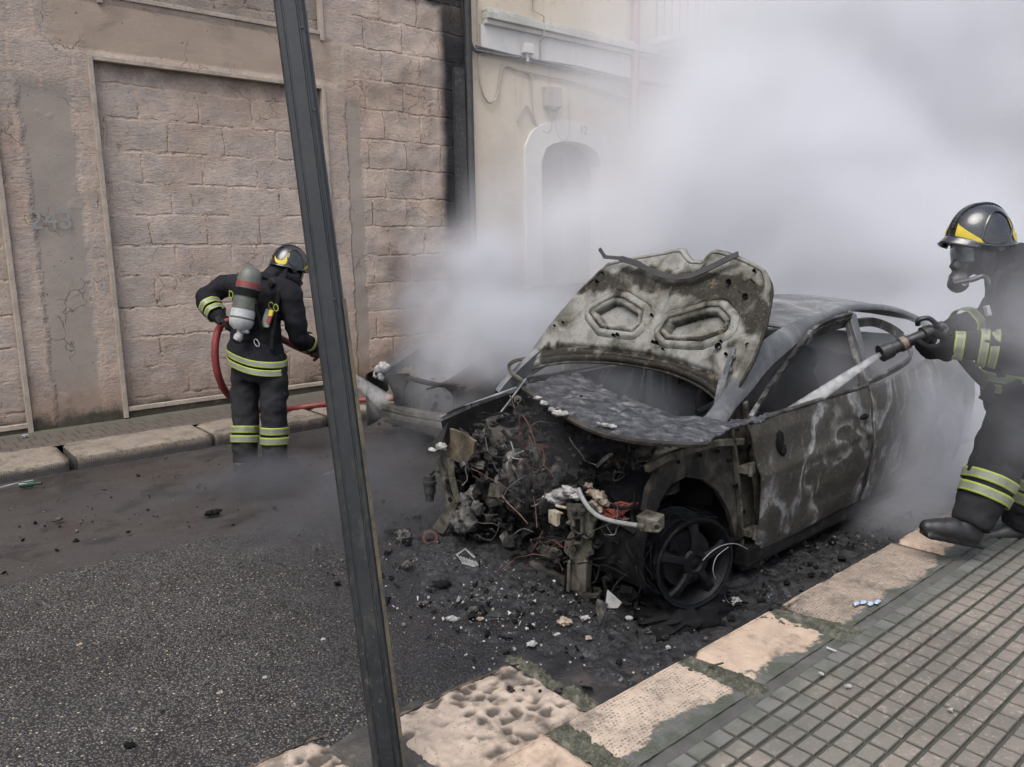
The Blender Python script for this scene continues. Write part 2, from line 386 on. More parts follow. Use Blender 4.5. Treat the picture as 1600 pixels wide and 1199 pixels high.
def kerb_stone(x0, x1, y0, y1, z1, m_, rough=.004, front=-1, seed=0., rnd=.02, pits=0.0, res=.012, dip=0.0):
    """a hewn block: displaced top and front face; front = side the road is on (+1: at y1, -1: at y0)"""
    b = MB(); nx = max(8, int((x1 - x0) / res)); D = y1 - y0; Hh = z1 + .03; L = D + Hh; nv = int(L / res); hg = []
    def fn(u, v):
        x = lerp(x0, x1, u); l = v * L
        if l < D: yy, zz, n_ = l, z1, (0, 0, 1)
        else: yy, zz, n_ = D, z1 - (l - D), (0, 1, 0)
        h = fbm((x, l, seed), 9, 4, seed) * .6 + fbm((x, l, seed), 40, 2, seed) * .4
        p_ = 0
        if pits:
            d_ = mnoise.voronoi(Vector((x * 15 + fbm((x, l, 1), 12, 2) * .5, l * 19 + fbm((x, l, 2), 12, 2) * .5, seed)))[0][0]
            p_ = -sst(.74, .12, d_) ** 1.3 * 1.25 * pits * (.25 + .75 * sst(-.6, .15, fbm((x, l, 3), 6, 3)))
        ends = min(u * (x1 - x0), (1 - u) * (x1 - x0)); rr = rnd * sst(rnd * 1.6, 0, ends + .01 * fbm((x, l, 5), 20, 2))
        ed = abs(l - D); re = rnd * sst(rnd * 1.2, 0, ed)
        off = h * rough + p_ - rr * (1 if n_[2] else .6)
        yy += n_[1] * off; zz += n_[2] * off
        if n_[2]: zz -= re * .5 + dip * (l / D) ** 2
        else: yy -= re * .4; zz -= dip * max(0, 1 - (l - D) / Hh)
        hg.append(.55 + h * (.2 if pits else .5) + p_ * 40)
        return (x, (y0 + yy) if front > 0 else (y1 - yy), zz)
    b.grid(fn, nx, nv); b.col = hg
    for u in (0, 1):      # ends
        x = lerp(x0, x1, u); b.add([(x, y0, -.03), (x, y1, -.03), (x, y1, z1 - .02), (x, y0, z1 - .02)], [(0, 1, 2, 3)]); b.col += [.2] * 4
    return b.build('kerb_stone', m_, kind='structure', smooth=True, angle=60)
for x0, x1, m_, ro, sd_ in ((-1.6, -.45, M_K3, .005, 1), (-.4, .62, M_K1, .004, 2), (.66, 1.60, M_K2, .006, 3), (1.66, 2.30, M_K1, .0035, 4), (2.37, 2.93, M_K2, .003, 5), (3.02, 4.12, M_K3, .008, 6),
                         (4.16, 5.3, M_K2, .004, 7), (5.34, 6.4, M_K3, .005, 8), (6.44, 7.5, M_K1, .004, 9)):
    kerb_stone(x0, x1, 1.43, 1.745, .13, m_, ro, 1, sd_)
for i, (x0, x1) in enumerate(((-2.2, -1.05), (-1.02, .05), (.08, 1.17), (1.22, 2.31), (2.33, 3.42), (3.45, 4.5), (4.53, 5.6), (5.63, 6.7), (6.73, 7.8), (7.83, 8.9), (8.93, 10))):
    kerb_stone(x0, x1, 6.94, 7.42, .13 + .006 * math.sin(i * 3.1), M_K4, .009, -1, 20 + i, .022, res=.022, dip=.03 if i == 2 else .008)
b = MB(); b.box((30, 1.587, .05), (44, .315, .16)); b.box((30, 7.18, .05), (40, .48, .16)); b.build('kerb', M_K3, kind='structure')
# hewn paving stones of the crossing, cream coloured and deeply pitted
kerb_stone(1.27, 1.93, 1.80, 2.315, .030, M_ROUGH, .012, 1, 31, .035, pits=.014, res=.008)
kerb_stone(.58, 1.10, 1.80, 2.385, .036, M_ROUGH, .012, 1, 32, .035, pits=.014, res=.008)
kerb_stone(-.25, .54, 1.80, 2.385, .034, M_ROUGH, .014, 1, 33, .05, pits=.016, res=.012)

def moss_strip(x0, x1, y0, y1, z, hgt, seed, ang=0):
    b = MB()
    def fn(u, v):
        x = lerp(x0, x1, u); y = lerp(y0, y1, v)
        e = min(u, 1 - u) * (x1 - x0); f = min(v, 1 - v) * (y1 - y0); e = min(e, f)
        n_ = fbm((x, y, seed), 16, 3)
        hh = hgt * sst(0, .03, e + .018 * n_) * (.55 + .9 * fbm((x, y, seed), 42, 4))
        return (x + ang * (y - y0) + .01 * n_, y, z + hh - .004)
    b.grid(fn, max(8, int((x1 - x0) / .007)), max(8, int((y1 - y0) / .007)))
    return b.build('moss', M_MOSS, kind='stuff', smooth=True, angle=180)
moss_strip(1.585, 1.69, 1.40, 1.752, .122, .024, 1); moss_strip(2.27, 2.41, 1.40, 1.74, .124, .018, 2, -.15)
moss_strip(2.90, 3.08, 1.38, 1.74, .124, .016, 3, -.3); moss_strip(1.90, 1.985, 1.76, 2.36, .012, .030, 4); moss_strip(1.3, 2.0, 1.735, 1.81, .012, .02, 5)

# pavement: small square studs between real grooves, slightly uneven
b = MB(); px, py = .0975, .072
b.grid(lambda u, v: (lerp(-3, 12, u), lerp(-1.2, 1.392, v), .1145), 40, 12)
for i in range(int(-1.2 / px), int(8.2 / px)):
    for j in range(-1, 33):
        x0 = i * px; y0 = 1.316 - (j + 1) * py
        if x0 > 5.2 and j > 14: continue
        g = .0036 if i % 4 else .0048; gy = .0058 if j % 5 else .0075
        dz = .0025 * fbm((math.floor(i / 4) * 3.7, math.floor(j / 5) * 5.1, 0), 1, 2) + random.uniform(-.0007, .0007)
        q = [(x0 + g, y0 + gy), (x0 + px - g, y0 + gy), (x0 + px - g, y0 + py - gy), (x0 + g, y0 + py - gy)]
        lo = [(x, y, .1145) for x, y in q]; cx, cy_ = x0 + px / 2, y0 + py / 2
        hi = [(cx + (x - cx) * .9 + random.uniform(-.0016, .0016), cy_ + (y - cy_) * .9 + random.uniform(-.0014, .0014), .126 + dz + random.uniform(-.0006, .0006)) for x, y in q]
        b.add(lo + hi, [(4, 5, 6, 7), (0, 1, 5, 4), (1, 2, 6, 5), (2, 3, 7, 6), (3, 0, 4, 7)])
b.build('pavement', M_PAVE, kind='structure')
sheet('pavement', -40, 120, -12, 1.36, .105, M_PAVE)
sheet('pavement', -3, 9, 1.36, 1.46, .1225, M_STRIP, nx=400, ny=14, fz=lambda x, y: .006 * fbm((x, y, 2), 14, 4) - .012 * sst(1.40, 1.36, y))
sheet('pavement', -40, 120, 7.40, 8.6, .122, M_LPAVE, nx=400, ny=8, fz=lambda x, y: .012 * fbm((x, y, 0), 1.5, 3))

# ================================================================== stone building
WY = 8.2
def m_stone(name, infill):
    s = S(name); x, y, z = s.sep(); x = s.m('ADD', x, 2.0)      # back to street metres: the building's origin stands at x = 2
    W = s.warp(5, .07); W = s.warp(22, .022, W)
    wx, wy, wz = s.sep(W); uv = s.comb(wx, wz, 0)
    big = s.noise(.8, 4, .6); mid = s.noise(4.5, 5, .65); fine = s.noise(38, 4, .7); hair = s.noise(9, 5, .75, s.scale((1, 1, 3.2)), 1.2)
    b = s.n('TexBrick'); s.put(b.inputs['Vector'], uv); b.inputs['Scale'].default_value = 1
    b.inputs['Brick Width'].default_value = .56 if infill else .50; b.inputs['Row Height'].default_value = .298 if infill else .33
    b.inputs['Mortar Size'].default_value = .018; b.inputs['Mortar Smooth'].default_value = .7; b.offset = .43
    b.inputs['Color1'].default_value = (0, 0, 0, 1); b.inputs['Color2'].default_value = (1, 1, 1, 1)
    mort = b.outputs['Fac']; var = s.sep(b.outputs['Color'])[0]
    A, B = ((0.47, 0.385, 0.325), (0.34, 0.29, 0.258)) if infill else ((0.45, 0.36, 0.298), (0.325, 0.272, 0.238))
    col = s.mix(s.mr(mid, .33, .68), A, B)
    col = s.mix(s.m('MULTIPLY', var, .5), col, (0.275, 0.238, 0.218)); col = s.mix(s.mr(s.noise(2.4, 6, .75, s.warp(2, .3)), .52, .66, 0, .6), col, (0.50, 0.40, 0.325))
    col = s.mix(s.m('MULTIPLY', s.mr(big, .45, .7), .5), col, (0.35, 0.235, 0.165))
    col = s.mix(s.m('MULTIPLY', mort, s.mr(mid, .3, .6, .15, .75)), col, (0.44, 0.325, 0.25))
    col = s.mix(s.mr(fine, .55, .75, 0, .45), col, (0.50, 0.41, 0.34)); col = s.mix(s.mr(fine, .45, .30, 0, .5), col, (0.17, 0.135, 0.115)); col = s.mix(s.mr(s.noise(1.7, 5, .7), .56, .70, 0, .6), col, (0.215, 0.195, 0.18))
    h = s.m('ADD', s.m('MULTIPLY', fine, .25), s.m('MULTIPLY', mid, .75))
    h = s.m('ADD', h, s.m('MULTIPLY', hair, .45))
    if not infill:
        # smooth concrete pillars and lintel set in the rubble
        def band(v, a, b_, soft=.03):
            return s.m('MULTIPLY', s.mr(v, a - soft, a + soft), s.mr(v, b_ + soft, b_ - soft))
        ew = s.m('ADD', x, s.m('MULTIPLY', s.m('SUBTRACT', s.noise(3.2, 5, .7), .5), .16))
        ez = s.m('ADD', z, s.m('MULTIPLY', s.m('SUBTRACT', s.noise(2.6, 5, .7), .5), .05))
        pil = s.m('MAXIMUM', s.m('MULTIPLY', band(ew, 1.33, 1.74), s.mr(ez, 3.3, 3.1)), s.m('MULTIPLY', band(ew, 4.50, 4.68, .015), s.mr(ez, 3.45, 3.3)))
        pil = s.m('MULTIPLY', pil, s.mr(s.noise(1.9, 3), .3, .42, .45, 1))
        col = s.mix(s.m('MULTIPLY', pil, .8), col, s.mix(s.noise(5, 4), (0.225, 0.200, 0.180), (0.285, 0.245, 0.21)))
        lin = s.m('MULTIPLY', band(ez, 3.53, 3.98), s.mr(ew, 4.45, 4.3)); lin = s.m('MULTIPLY', lin, s.mr(ew, 1.5, 1.75))
        board = s.noise(3, 4, .6, s.scale((.35, 1, 9)))
        col = s.mix(s.m('MULTIPLY', lin, .8), col, s.mix(board, (0.27, 0.212, 0.17), (0.345, 0.265, 0.20)))
        flat = s.m('MAXIMUM', pil, lin); keep = s.m('SUBTRACT', 1, s.m('MULTIPLY', flat, .85))
        mort = s.m('MULTIPLY', mort, s.mr(s.m('ADD', x, 0), 4.55, 4.8))
        h = s.m('SUBTRACT', h, s.m('MULTIPLY', mort, s.mr(mid, .4, .6, .1, .95))); h = s.m('MULTIPLY', h, keep)
        patch = s.m('MULTIPLY', s.mr(s.noise(1.1, 3), .5, .6), s.mr(ez, 3.2, 3.6))
        h = s.m('ADD', h, s.m('MULTIPLY', s.m('MULTIPLY', s.noise(30, 4, .8, s.scale((1, 1, 2.0))), patch), .7))
    else:
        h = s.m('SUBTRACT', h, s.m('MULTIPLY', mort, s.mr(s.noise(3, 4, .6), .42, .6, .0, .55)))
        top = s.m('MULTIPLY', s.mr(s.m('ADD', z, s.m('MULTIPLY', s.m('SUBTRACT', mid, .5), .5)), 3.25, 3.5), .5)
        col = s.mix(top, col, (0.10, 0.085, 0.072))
    # cracks and pits
    cr = s.vor(2.3, s.warp(3.5, .34, s.warp(14, .07)), 'DISTANCE_TO_EDGE'); crack = s.m('MULTIPLY', s.mr(cr, .008, .002), s.mr(s.noise(1.6, 3), .5, .6))
    row = s.m('MULTIPLY', s.mr(mort, .75, .98), s.mr(s.noise(7, 5, .8, W), .55, .64)); row = s.m('MULTIPLY', row, s.mr(s.noise(50, 2), .38, .55))
    pit = s.m('MULTIPLY', s.mr(s.vor(11, s.warp(25, .03)), .085, .045), s.mr(s.noise(2.8, 2), .5, .6))
    pit2 = s.mr(s.noise(70, 3, .7), .33, .26)
    dk = s.m('MAXIMUM', s.m('MAXIMUM', s.m('MULTIPLY', crack, .5), s.m('MULTIPLY', row, .75)), s.m('MAXIMUM', s.m('MULTIPLY', pit, .9), s.m('MULTIPLY', pit2, .6)))
    col = s.mix(dk, col, (0.045, 0.034, 0.028)); h = s.m('SUBTRACT', h, s.m('MULTIPLY', dk, .7))
    # stains: damp foot, burnt patch by the wrecks, soot of the burning corner
    ft = s.m('ADD', z, s.m('MULTIPLY', s.m('SUBTRACT', s.noise(2.6, 5, .7), .5), .9))
    col = s.mix(s.mr(ft, .75, .25, 0, .55), col, (0.19, 0.115, 0.075) if not infill else (0.15, 0.105, 0.078))
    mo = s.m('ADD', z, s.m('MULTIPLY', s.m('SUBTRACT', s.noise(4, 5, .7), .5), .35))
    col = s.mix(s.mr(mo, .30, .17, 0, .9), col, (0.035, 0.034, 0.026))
    bx = s.m('ADD', x, s.m('MULTIPLY', s.m('SUBTRACT', s.noise(1.8, 5, .65), .5), .6)); bz = s.m('ADD', z, s.m('MULTIPLY', s.m('SUBTRACT', s.noise(1.3, 5, .65), .5), 1.1))
    burn = s.m('MULTIPLY', s.m('MULTIPLY', s.mr(bx, 4.85, 5.1), s.mr(bz, 1.9, 1.45)), .62)
    col = s.mix(burn, col, (0.105, 0.060, 0.045))
    if not infill:
        sx = s.m('ADD', x, s.m('MULTIPLY', s.m('SUBTRACT', s.noise(3.0, 4, .6), .5), .14))
        sz = s.m('ADD', z, s.m('MULTIPLY', s.m('SUBTRACT', s.noise(1.3, 4, .6), .5), .9))
        soot = s.m('MULTIPLY', s.mr(sx, 5.74, 5.90), s.mr(sz, 1.2, 2.3, .5, .995)); soot = s.m('MULTIPLY', soot, s.mr(sz, 4.1, 4.9, 1, .8))
        up = s.m('MULTIPLY', s.mr(s.m('ADD', z, s.m('MULTIPLY', s.m('SUBTRACT', s.noise(3, 4), .5), .2)), 4.52, 4.62), s.mr(sx, 5.1, 5.6))
        soot = s.m('MAXIMUM', soot, s.m('MULTIPLY', up, .93))
        col = s.mix(soot, col, (0.012, 0.013, 0.015))
    return s.done(col, .88, normal=s.bump(h, .85, .03), spec=.25)
M_STONE = m_stone('rubble_wall', False); M_INFILL = m_stone('block_infill', True)

def m_metal(name, a, b_, rough=.6, dirt=.5, sc=8, rust=None):
    s = S(name); n1 = s.noise(sc, 5, .65); n2 = s.noise(sc * 9, 3, .6)
    col = s.mix(s.mr(n1, .35, .65), a, b_)
    if rust: col = s.mix(s.mr(s.noise(sc * 1.7, 5, .7), .56, .66), col, rust)
    col = s.mix(s.mr(n2, .55, .72, 0, dirt), col, tuple(c * .35 for c in b_))
    return s.done(col, s.mr(n2, .3, .7, rough - .1, rough + .15), normal=s.bump(n2, .3, .003))
M_FRAME = m_metal('frame_paint', (0.37, 0.31, 0.255), (0.27, 0.225, 0.185), .75, .6, 6)

bld = thing('stone_building', (2.0, WY, 0), 'old rubble-stone building with bricked-up openings in thin metal frames behind the left firefighter', 'building')
OPEN = [(-1.25, 1.13, .16, 3.30), (1.90, 4.25, .19, 3.50), (2.03, 4.27, 4.02, 6.4)]
b = MB(); xs = sorted({-6.0, 6.28, *[o[i] for o in OPEN for i in (0, 1)]}); zs = sorted({-.1, 7.5, *[o[i] for o in OPEN for i in (2, 3)]})
for i in range(len(xs) - 1):
    for j in range(len(zs) - 1):
        cx, cz = (xs[i] + xs[i + 1]) / 2, (zs[j] + zs[j + 1]) / 2
        if any(o[0] < cx < o[1] and o[2] < cz < o[3] for o in OPEN): continue
        nx = max(1, int((xs[i + 1] - xs[i]) / .05)); nz = max(1, int((zs[j + 1] - zs[j]) / .05))
        def wf(u, v, i=i, j=j):
            x = lerp(xs[i], xs[i + 1], u); z = lerp(zs[j], zs[j + 1], v)
            k = sst(4.5, 4.9, x) + .35
            return (x, WY - .028 * k * (fbm((x, z, 1), 2.2, 4)) - .004, z)
        b.grid(wf, nx, nz)
for o in OPEN:       # reveals
    q = [(o[0], o[2]), (o[1], o[2]), (o[1], o[3]), (o[0], o[3])]
    for k in range(4):
        (xa, za), (xb, zb) = q[k], q[(k + 1) % 4]
        b.add([(xa, WY - .0, za), (xb, WY, zb), (xb, WY + .08, zb), (xa, WY + .08, za)], [(0, 1, 2, 3)])
b.add([(6.28, WY - .01, -.1), (6.28, WY + 3, -.1), (6.28, WY + 3, 7.5), (6.28, WY - .01, 7.5)], [(0, 1, 2, 3)])
b.add([(-6, WY - .02, 7.5), (6.28, WY - .02, 7.5), (6.28, WY + 4, 7.5), (-6, WY + 4, 7.5)], [(0, 1, 2, 3)])
b.build('wall', M_STONE, bld, smooth=True, angle=50)
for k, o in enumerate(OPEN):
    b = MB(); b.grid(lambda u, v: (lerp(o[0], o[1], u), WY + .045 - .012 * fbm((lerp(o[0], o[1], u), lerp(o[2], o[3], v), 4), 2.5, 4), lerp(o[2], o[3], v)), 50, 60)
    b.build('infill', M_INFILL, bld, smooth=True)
    b = MB(); t = .042; f0, f1 = WY - .03, WY + .03; yc, dy = (f0 + f1) / 2, f1 - f0
    b.box(((o[0] + o[1]) / 2, yc, o[3] - t / 2), (o[1] - o[0], dy, t)); b.box(((o[0] + o[1]) / 2, yc, o[2] + t / 2), (o[1] - o[0], dy * .8, t))
    for xx in (o[0] + t / 2, o[1] - t / 2): b.box((xx, yc - .003, (o[2] + o[3]) / 2 - .03), (t, dy + .01, o[3] - o[2] + .06))
    b.build('frame', M_FRAME, bld, bevel=.004)
M_BLACK = m_metal('charred', (0.016, 0.017, 0.019), (0.03, 0.029, 0.028), .6, .3, 10)
M_SOOTBOX = m_metal('sooty_steel', (0.022, 0.023, 0.026), (0.010, 0.010, 0.012), .65, .5, 14, (0.075, 0.075, 0.075))
b = MB(); b.tube([(6.2, WY - .07, .1), (6.2, WY - .07, 7.4)], .05, 12); b.build('downpipe', M_BLACK, bld, smooth=True)
b = MB(); b.box((6.045, WY - .06, 2.95), (.15, .07, 1.9)); b.build('cable_duct', M_SOOTBOX, bld, bevel=.006)
b = MB()
for k in range(5): b.tube(spline([(6.12 + .02 * k, WY - .05, 7.2), (6.13 + .018 * k, WY - .06 - .01 * (k % 2), 5.6), (6.14 + .02 * k + .01 * math.sin(k * 2), WY - .05, 4.6), (6.22 + .012 * k, WY - .07, 4.2), (6.3 + .02 * k, WY - .09, 4.12)], 8), .009, 6)
b.build('burnt_cable_bundle', M_BLACK, bld, smooth=True)

# ================================================================== cream house with door 12
def m_plaster(name, a, b_, stain=.4):
    s = S(name); n1 = s.noise(1.1, 5, .6); n2 = s.noise(9, 5, .65); x, y, z = s.sep()
    col = s.mix(s.mr(n1, .35, .68), a, b_); col = s.mix(s.mr(n2, .5, .75, 0, stain), col, tuple(c * .72 for c in b_))
    st = s.noise(3, 5, .7, s.scale((2.4, 1, .3))); col = s.mix(s.mr(st, .56, .75, 0, .45), col, tuple(c * .6 for c in b_))
    return s.done(col, .85, normal=s.bump(s.m('ADD', n2, s.noise(60, 3)), .25, .004), spec=.3)
M_CREAM = m_plaster('cream_plaster', (0.52, 0.45, 0.355), (0.455, 0.395, 0.32)); M_WHITE = m_plaster('white_plaster', (0.56, 0.545, 0.52), (0.47, 0.455, 0.435), .3)
M_CORN = m_plaster('cornice_stone', (0.47, 0.46, 0.42), (0.34, 0.335, 0.30), .8)
M_DOOR = m_metal('door_wood', (0.13, 0.125, 0.12), (0.09, 0.087, 0.085), .6, .4, 3)
M_RED = m_metal('red_pipe', (0.30, 0.155, 0.145), (0.25, 0.14, 0.13), .5, .4, 4)
M_CABLE = m_metal('grey_cable', (0.10, 0.10, 0.10), (0.15, 0.15, 0.145), .6, .4, 12)
M_CREAMC = m_metal('painted_cable', (0.34, 0.29, 0.235), (0.26, 0.225, 0.185), .7, .5, 12)
M_IRON = m_metal('grey_iron', (0.10, 0.105, 0.11), (0.14, 0.14, 0.145), .5, .4, 10)
M_GLASS = m_metal('dark_window', (0.10, 0.105, 0.115), (0.075, 0.08, 0.09), .3, .1, 2)
house = thing('cream_house', (10, WY, 0), 'cream plastered house with white arched doorway numbered 12 and balcony, half hidden in smoke', 'building')
HX0, HX1 = 6.285, 15.5
DX0, DX1, DZS, DZT = 7.42, 8.60, 2.86, 3.17     # door opening, springing and crown of its flat arch
def arc(x0, x1, zs_, zt, n=16): return [(lerp(x0, x1, i / n), zs_ + (zt - zs_) * math.sin(math.acos(max(-1, min(1, 2 * i / n - 1)))) ** .8) for i in range(n + 1)]
b = MB(); a = arc(DX0, DX1, DZS, DZT); y0 = WY - .02
b.add([(HX0, y0, -.1), (DX0, y0, -.1), (DX0, y0, 8), (HX0, y0, 8)], [(0, 1, 2, 3)]); b.add([(DX1, y0, -.1), (HX1, y0, -.1), (HX1, y0, 8), (DX1, y0, 8)], [(0, 1, 2, 3)])
for i in range(16): b.add([(a[i][0], y0, a[i][1]), (a[i + 1][0], y0, a[i + 1][1]), (a[i + 1][0], y0, 8), (a[i][0], y0, 8)], [(0, 1, 2, 3)])
b.add([(HX0, y0, -.1), (HX0, y0 + .1, -.1), (HX0, y0 + .1, 8), (HX0, y0, 8)], [(0, 1, 2, 3)])
b.build('wall', M_CREAM, house)
def surround(b, x0, x1, zs_, zt, w_, wt, yf, yb, rv=.25):
    inn = [(x0, .1)] + arc(x0, x1, zs_, zt) + [(x1, .1)]; out = [(x0 - w_, .1)] + [(lerp(x0 - w_, x1 + w_, i / 16), zs_ + .07 + (zt + wt - zs_ - .07) * (math.sin(math.acos(max(-1, min(1, 2 * i / 16 - 1)))) ** .75)) for i in range(17)] + [(x1 + w_, .1)]
    out[1] = (x0 - w_, zs_ + .18); out[-2] = (x1 + w_, zs_ + .18)
    k = len(inn)
    b.add([(x, yf, z) for x, z in inn] + [(x, yf, z) for x, z in out] + [(x, yb, z) for x, z in out] + [(x, yf + rv, z) for x, z in inn],
          [(i, i + 1, k + i + 1, k + i) for i in range(k - 1)] + [(k + i, k + i + 1, 2 * k + i + 1, 2 * k + i) for i in range(k - 1)] + [(i + 1, i, 3 * k + i, 3 * k + i + 1) for i in range(k - 1)])
b = MB(); surround(b, DX0, DX1, DZS, DZT, .29, .28, WY - .065, WY); b.build('door_surround', M_WHITE, house)
b = MB(); b.add([(DX0 - .05, WY + .17, .05), (DX1 + .05, WY + .17, .05), (DX1 + .05, WY + .17, 3.3), (DX0 - .05, WY + .17, 3.3)], [(0, 1, 2, 3)])
for xx in (DX0 + .3, DX1 - .3):
    for zz, hh in ((.65, .8), (1.75, 1.1)): b.box((xx, WY + .165, zz), (.42, .03, hh))
b.box(((DX0 + DX1) / 2, WY + .16, 1.5), (.04, .05, 3)); b.box(((DX0 + DX1) / 2, WY + .16, 2.5), (1.3, .06, .08)); b.build('door', M_DOOR, house, bevel=.006)
def lettering(txt, x, z, size, yv, m_, par, name='house_number', rot=(math.pi / 2, 0, 0), ext=.004):
    c = bpy.data.curves.new(name, 'FONT'); c.body = txt; c.size = size; c.extrude = ext; c.align_x = 'CENTER'; c.align_y = 'CENTER'; c.resolution_u = 3
    o = bpy.data.objects.new(name, c); COL.objects.link(o); bpy.context.view_layer.update()
    me = bpy.data.meshes.new_from_object(o.evaluated_get(bpy.context.evaluated_depsgraph_get())); bpy.data.objects.remove(o)
    me.materials.clear(); me.materials.append(m_)
    o = bpy.data.objects.new(name, me); COL.objects.link(o); o.parent = par; org = ORG[par.name]; o.location = Vector((x, yv, z)) - org; o.rotation_euler = rot; ORG[o.name] = org
    return o
lettering('12', 8.22, 3.335, .17, WY - .066, M_IRON, house)
b = MB(); b.box(((6.42 + HX1) / 2, WY - .035, 4.30), (HX1 - 6.42, .05, .34)); b.build('white_band', M_WHITE, house)
b = MB()
for i, (dy, z0, z1) in enumerate(((.10, 4.47, 4.53), (.14, 4.53, 4.62), (.11, 4.62, 4.66))): b.box(((6.46 + HX1) / 2, WY - dy / 2 - .02, (z0 + z1) / 2), (HX1 - 6.46, dy, z1 - z0 - .001))
b.build('cornice', M_CORN, house, bevel=.008)
b = MB()
for k in range(5):
    b.tube([(6.3 + i * .35, WY - .075 - .012 * (k % 3), 4.115 + .016 * k + .012 * math.sin(i * 1.1 + k * 2.1) - .0009 * i * k) for i in range(27)], .011, 6)
b.build('cable_bundle', M_CABLE, house, smooth=True)
b = MB(); b.tube(spline([(6.36, WY - .06, 4.9), (6.36, WY - .06, 4.2), (6.38, WY - .07, 3.75), (6.5, WY - .06, 3.55), (6.66, WY - .05, 3.62), (6.74, WY - .05, 3.93), (6.82, WY - .05, 4.02), (7.0, WY - .05, 4.0)], 8), .012, 6)
b.tube(spline([(7.0, WY - .05, 4.0), (7.5, WY - .045, 3.98), (8.0, WY - .045, 3.97), (9.2, WY - .045, 3.86)], 6), .009, 6)
b.tube(spline([(7.16, WY - .05, 3.98), (7.25, WY - .05, 3.92), (7.27, WY - .05, 3.6), (7.34, WY - .05, 3.36), (7.5, WY - .06, 3.25), (7.6, WY - .06, 3.32), (7.6, WY - .06, 3.55)], 8), .010, 6)
b.tube(spline([(7.0, WY - .05, 3.34), (7.08, WY - .05, 3.5), (7.18, WY - .05, 3.56), (7.28, WY - .05, 3.42), (7.42, WY - .05, 3.22), (7.54, WY - .05, 3.2)], 8), .010, 6)
b.tube(spline([(7.68, WY - .06, 3.5), (7.70, WY - .06, 3.3), (7.8, WY - .06, 3.17), (7.93, WY - .06, 3.25), (7.95, WY - .06, 3.6), (7.96, WY - .05, 3.88)], 8), .010, 6)
b.tube([(7.3, WY - .05, 6.5), (7.3, WY - .05, 4.78), (7.4, WY - .15, 4.70), (7.4, WY - .15, 4.45), (7.4, WY - .08, 4.40), (7.4, WY - .08, 4.15)], .012, 6)
b.build('wall_cable', M_CREAMC, house, smooth=True)
b = MB(); b.box((7.62, WY - .07, 3.72), (.28, .1, .26)); b.blob((7.62, WY - .075, 3.60), (.13, .045, .06), 0, n=8); b.build('meter_box', M_CREAMC, house, bevel=.015)
b = MB(); b.box((7.15, WY - .10, 4.27), (.16, .09, .12)); b.box((7.15, WY - .09, 4.17), (.05, .04, .12)); b.build('junction_box', M_WHITE, house, bevel=.008)
b = MB(); b.tube([(9.27, WY - .10, 9), (9.27, WY - .10, 3.45)], .062, 14)
for zz in (3.75, 5.4): b.tube([(9.27, WY - .10, zz - .03), (9.27, WY - .10, zz + .03)], .07, 14)
b.build('red_pipe', M_RED, house, smooth=True)
b = MB(); b.box((10.95, 7.78, 4.72), (2.6, .86, .10)); b.box((10.95, 7.82, 4.63), (2.5, .76, .08)); b.build('balcony_slab', M_CORN, house, bevel=.02)
b = MB()
for i in range(6): b.box((9.72, 8.08 - i * .142, 5.27), (.016, .016, 1.0))
for i in range(19): b.box((9.82 + i * .13, 7.40, 5.27), (.016, .016, 1.0))
b.box((9.72, 7.74, 5.79), (.03, .75, .03)); b.box((10.95, 7.4, 5.79), (2.5, .03, .03)); b.build('balcony_railing', M_IRON, house)
b = MB()
for zz in range(34): b.box((10.9, WY - .04, 4.85 + zz * .07), (1.1, .03, .05), Matrix.Rotation(.5, 3, 'X'))
b.build('shutter', M_WHITE, house)

# ================================================================== farther houses down the street
M_FAR = m_plaster('grey_plaster', (0.40, 0.345, 0.31), (0.33, 0.285, 0.26), .4)
far = thing('far_house', (20, WY, 0), 'pale terraced house with arched doorways and louvred shutters far down the street in the smoke', 'building')
b = MB(); b.box((22.75, WY + 2.0, 4.5), (14.5, 4.0, 9.2)); b.build('wall', M_FAR, far)
b = MB(); b.box((22.75, WY - .06, 3.27), (14.4, .12, .16)); b.box((22.75, WY - .1, 3.9), (14.4, .2, .22)); b.build('string_course', M_CORN, far)
for (x0, x1, zt) in ((17.2, 18.2, 2.75), (19.2, 20.4, 2.7), (21.2, 22.5, 2.72), (24.6, 26.1, 2.85)):
    b = MB(); a_ = [(x0, .1)] + arc(x0, x1, zt - .5, zt, 12) + [(x1, .1)]
    b.plate([(x, WY - .03, z) for x, z in a_], .035, (0, 1, 0)); b.build('doorway', M_GLASS, far)
    b = MB(); surround(b, x0, x1, zt - .5, zt, .18, .18, WY - .08, WY - .001, .05); b.build('door_surround', M_WHITE, far)
for x0 in (17.6, 21.0, 24.8):
    b = MB()
    for zz in range(26): b.box((x0 + .5, WY - .05, 4.35 + zz * .065), (1.1, .03, .048), Matrix.Rotation(.5, 3, 'X'))
    b.box((x0 + .5, WY - .03, 5.15), (1.3, .05, 1.9)); b.build('shutter', M_WHITE, far)
far2 = thing('end_house', (40, WY, 0), 'plain grey house closing the view at the far end of the street', 'building')
b = MB(); b.box((43, WY + 2, 4), (25, 4.0, 8)); b.build('wall', M_FAR, far2)
b = MB()
for i in range(6): b.box((33 + i * 3.4, WY - .02, 1.5), (1.2, .06, 2.6)); b.box((33 + i * 3.4, WY - .02, 5.2), (1.1, .06, 1.8))
b.build_each('window', M_GLASS, far2)
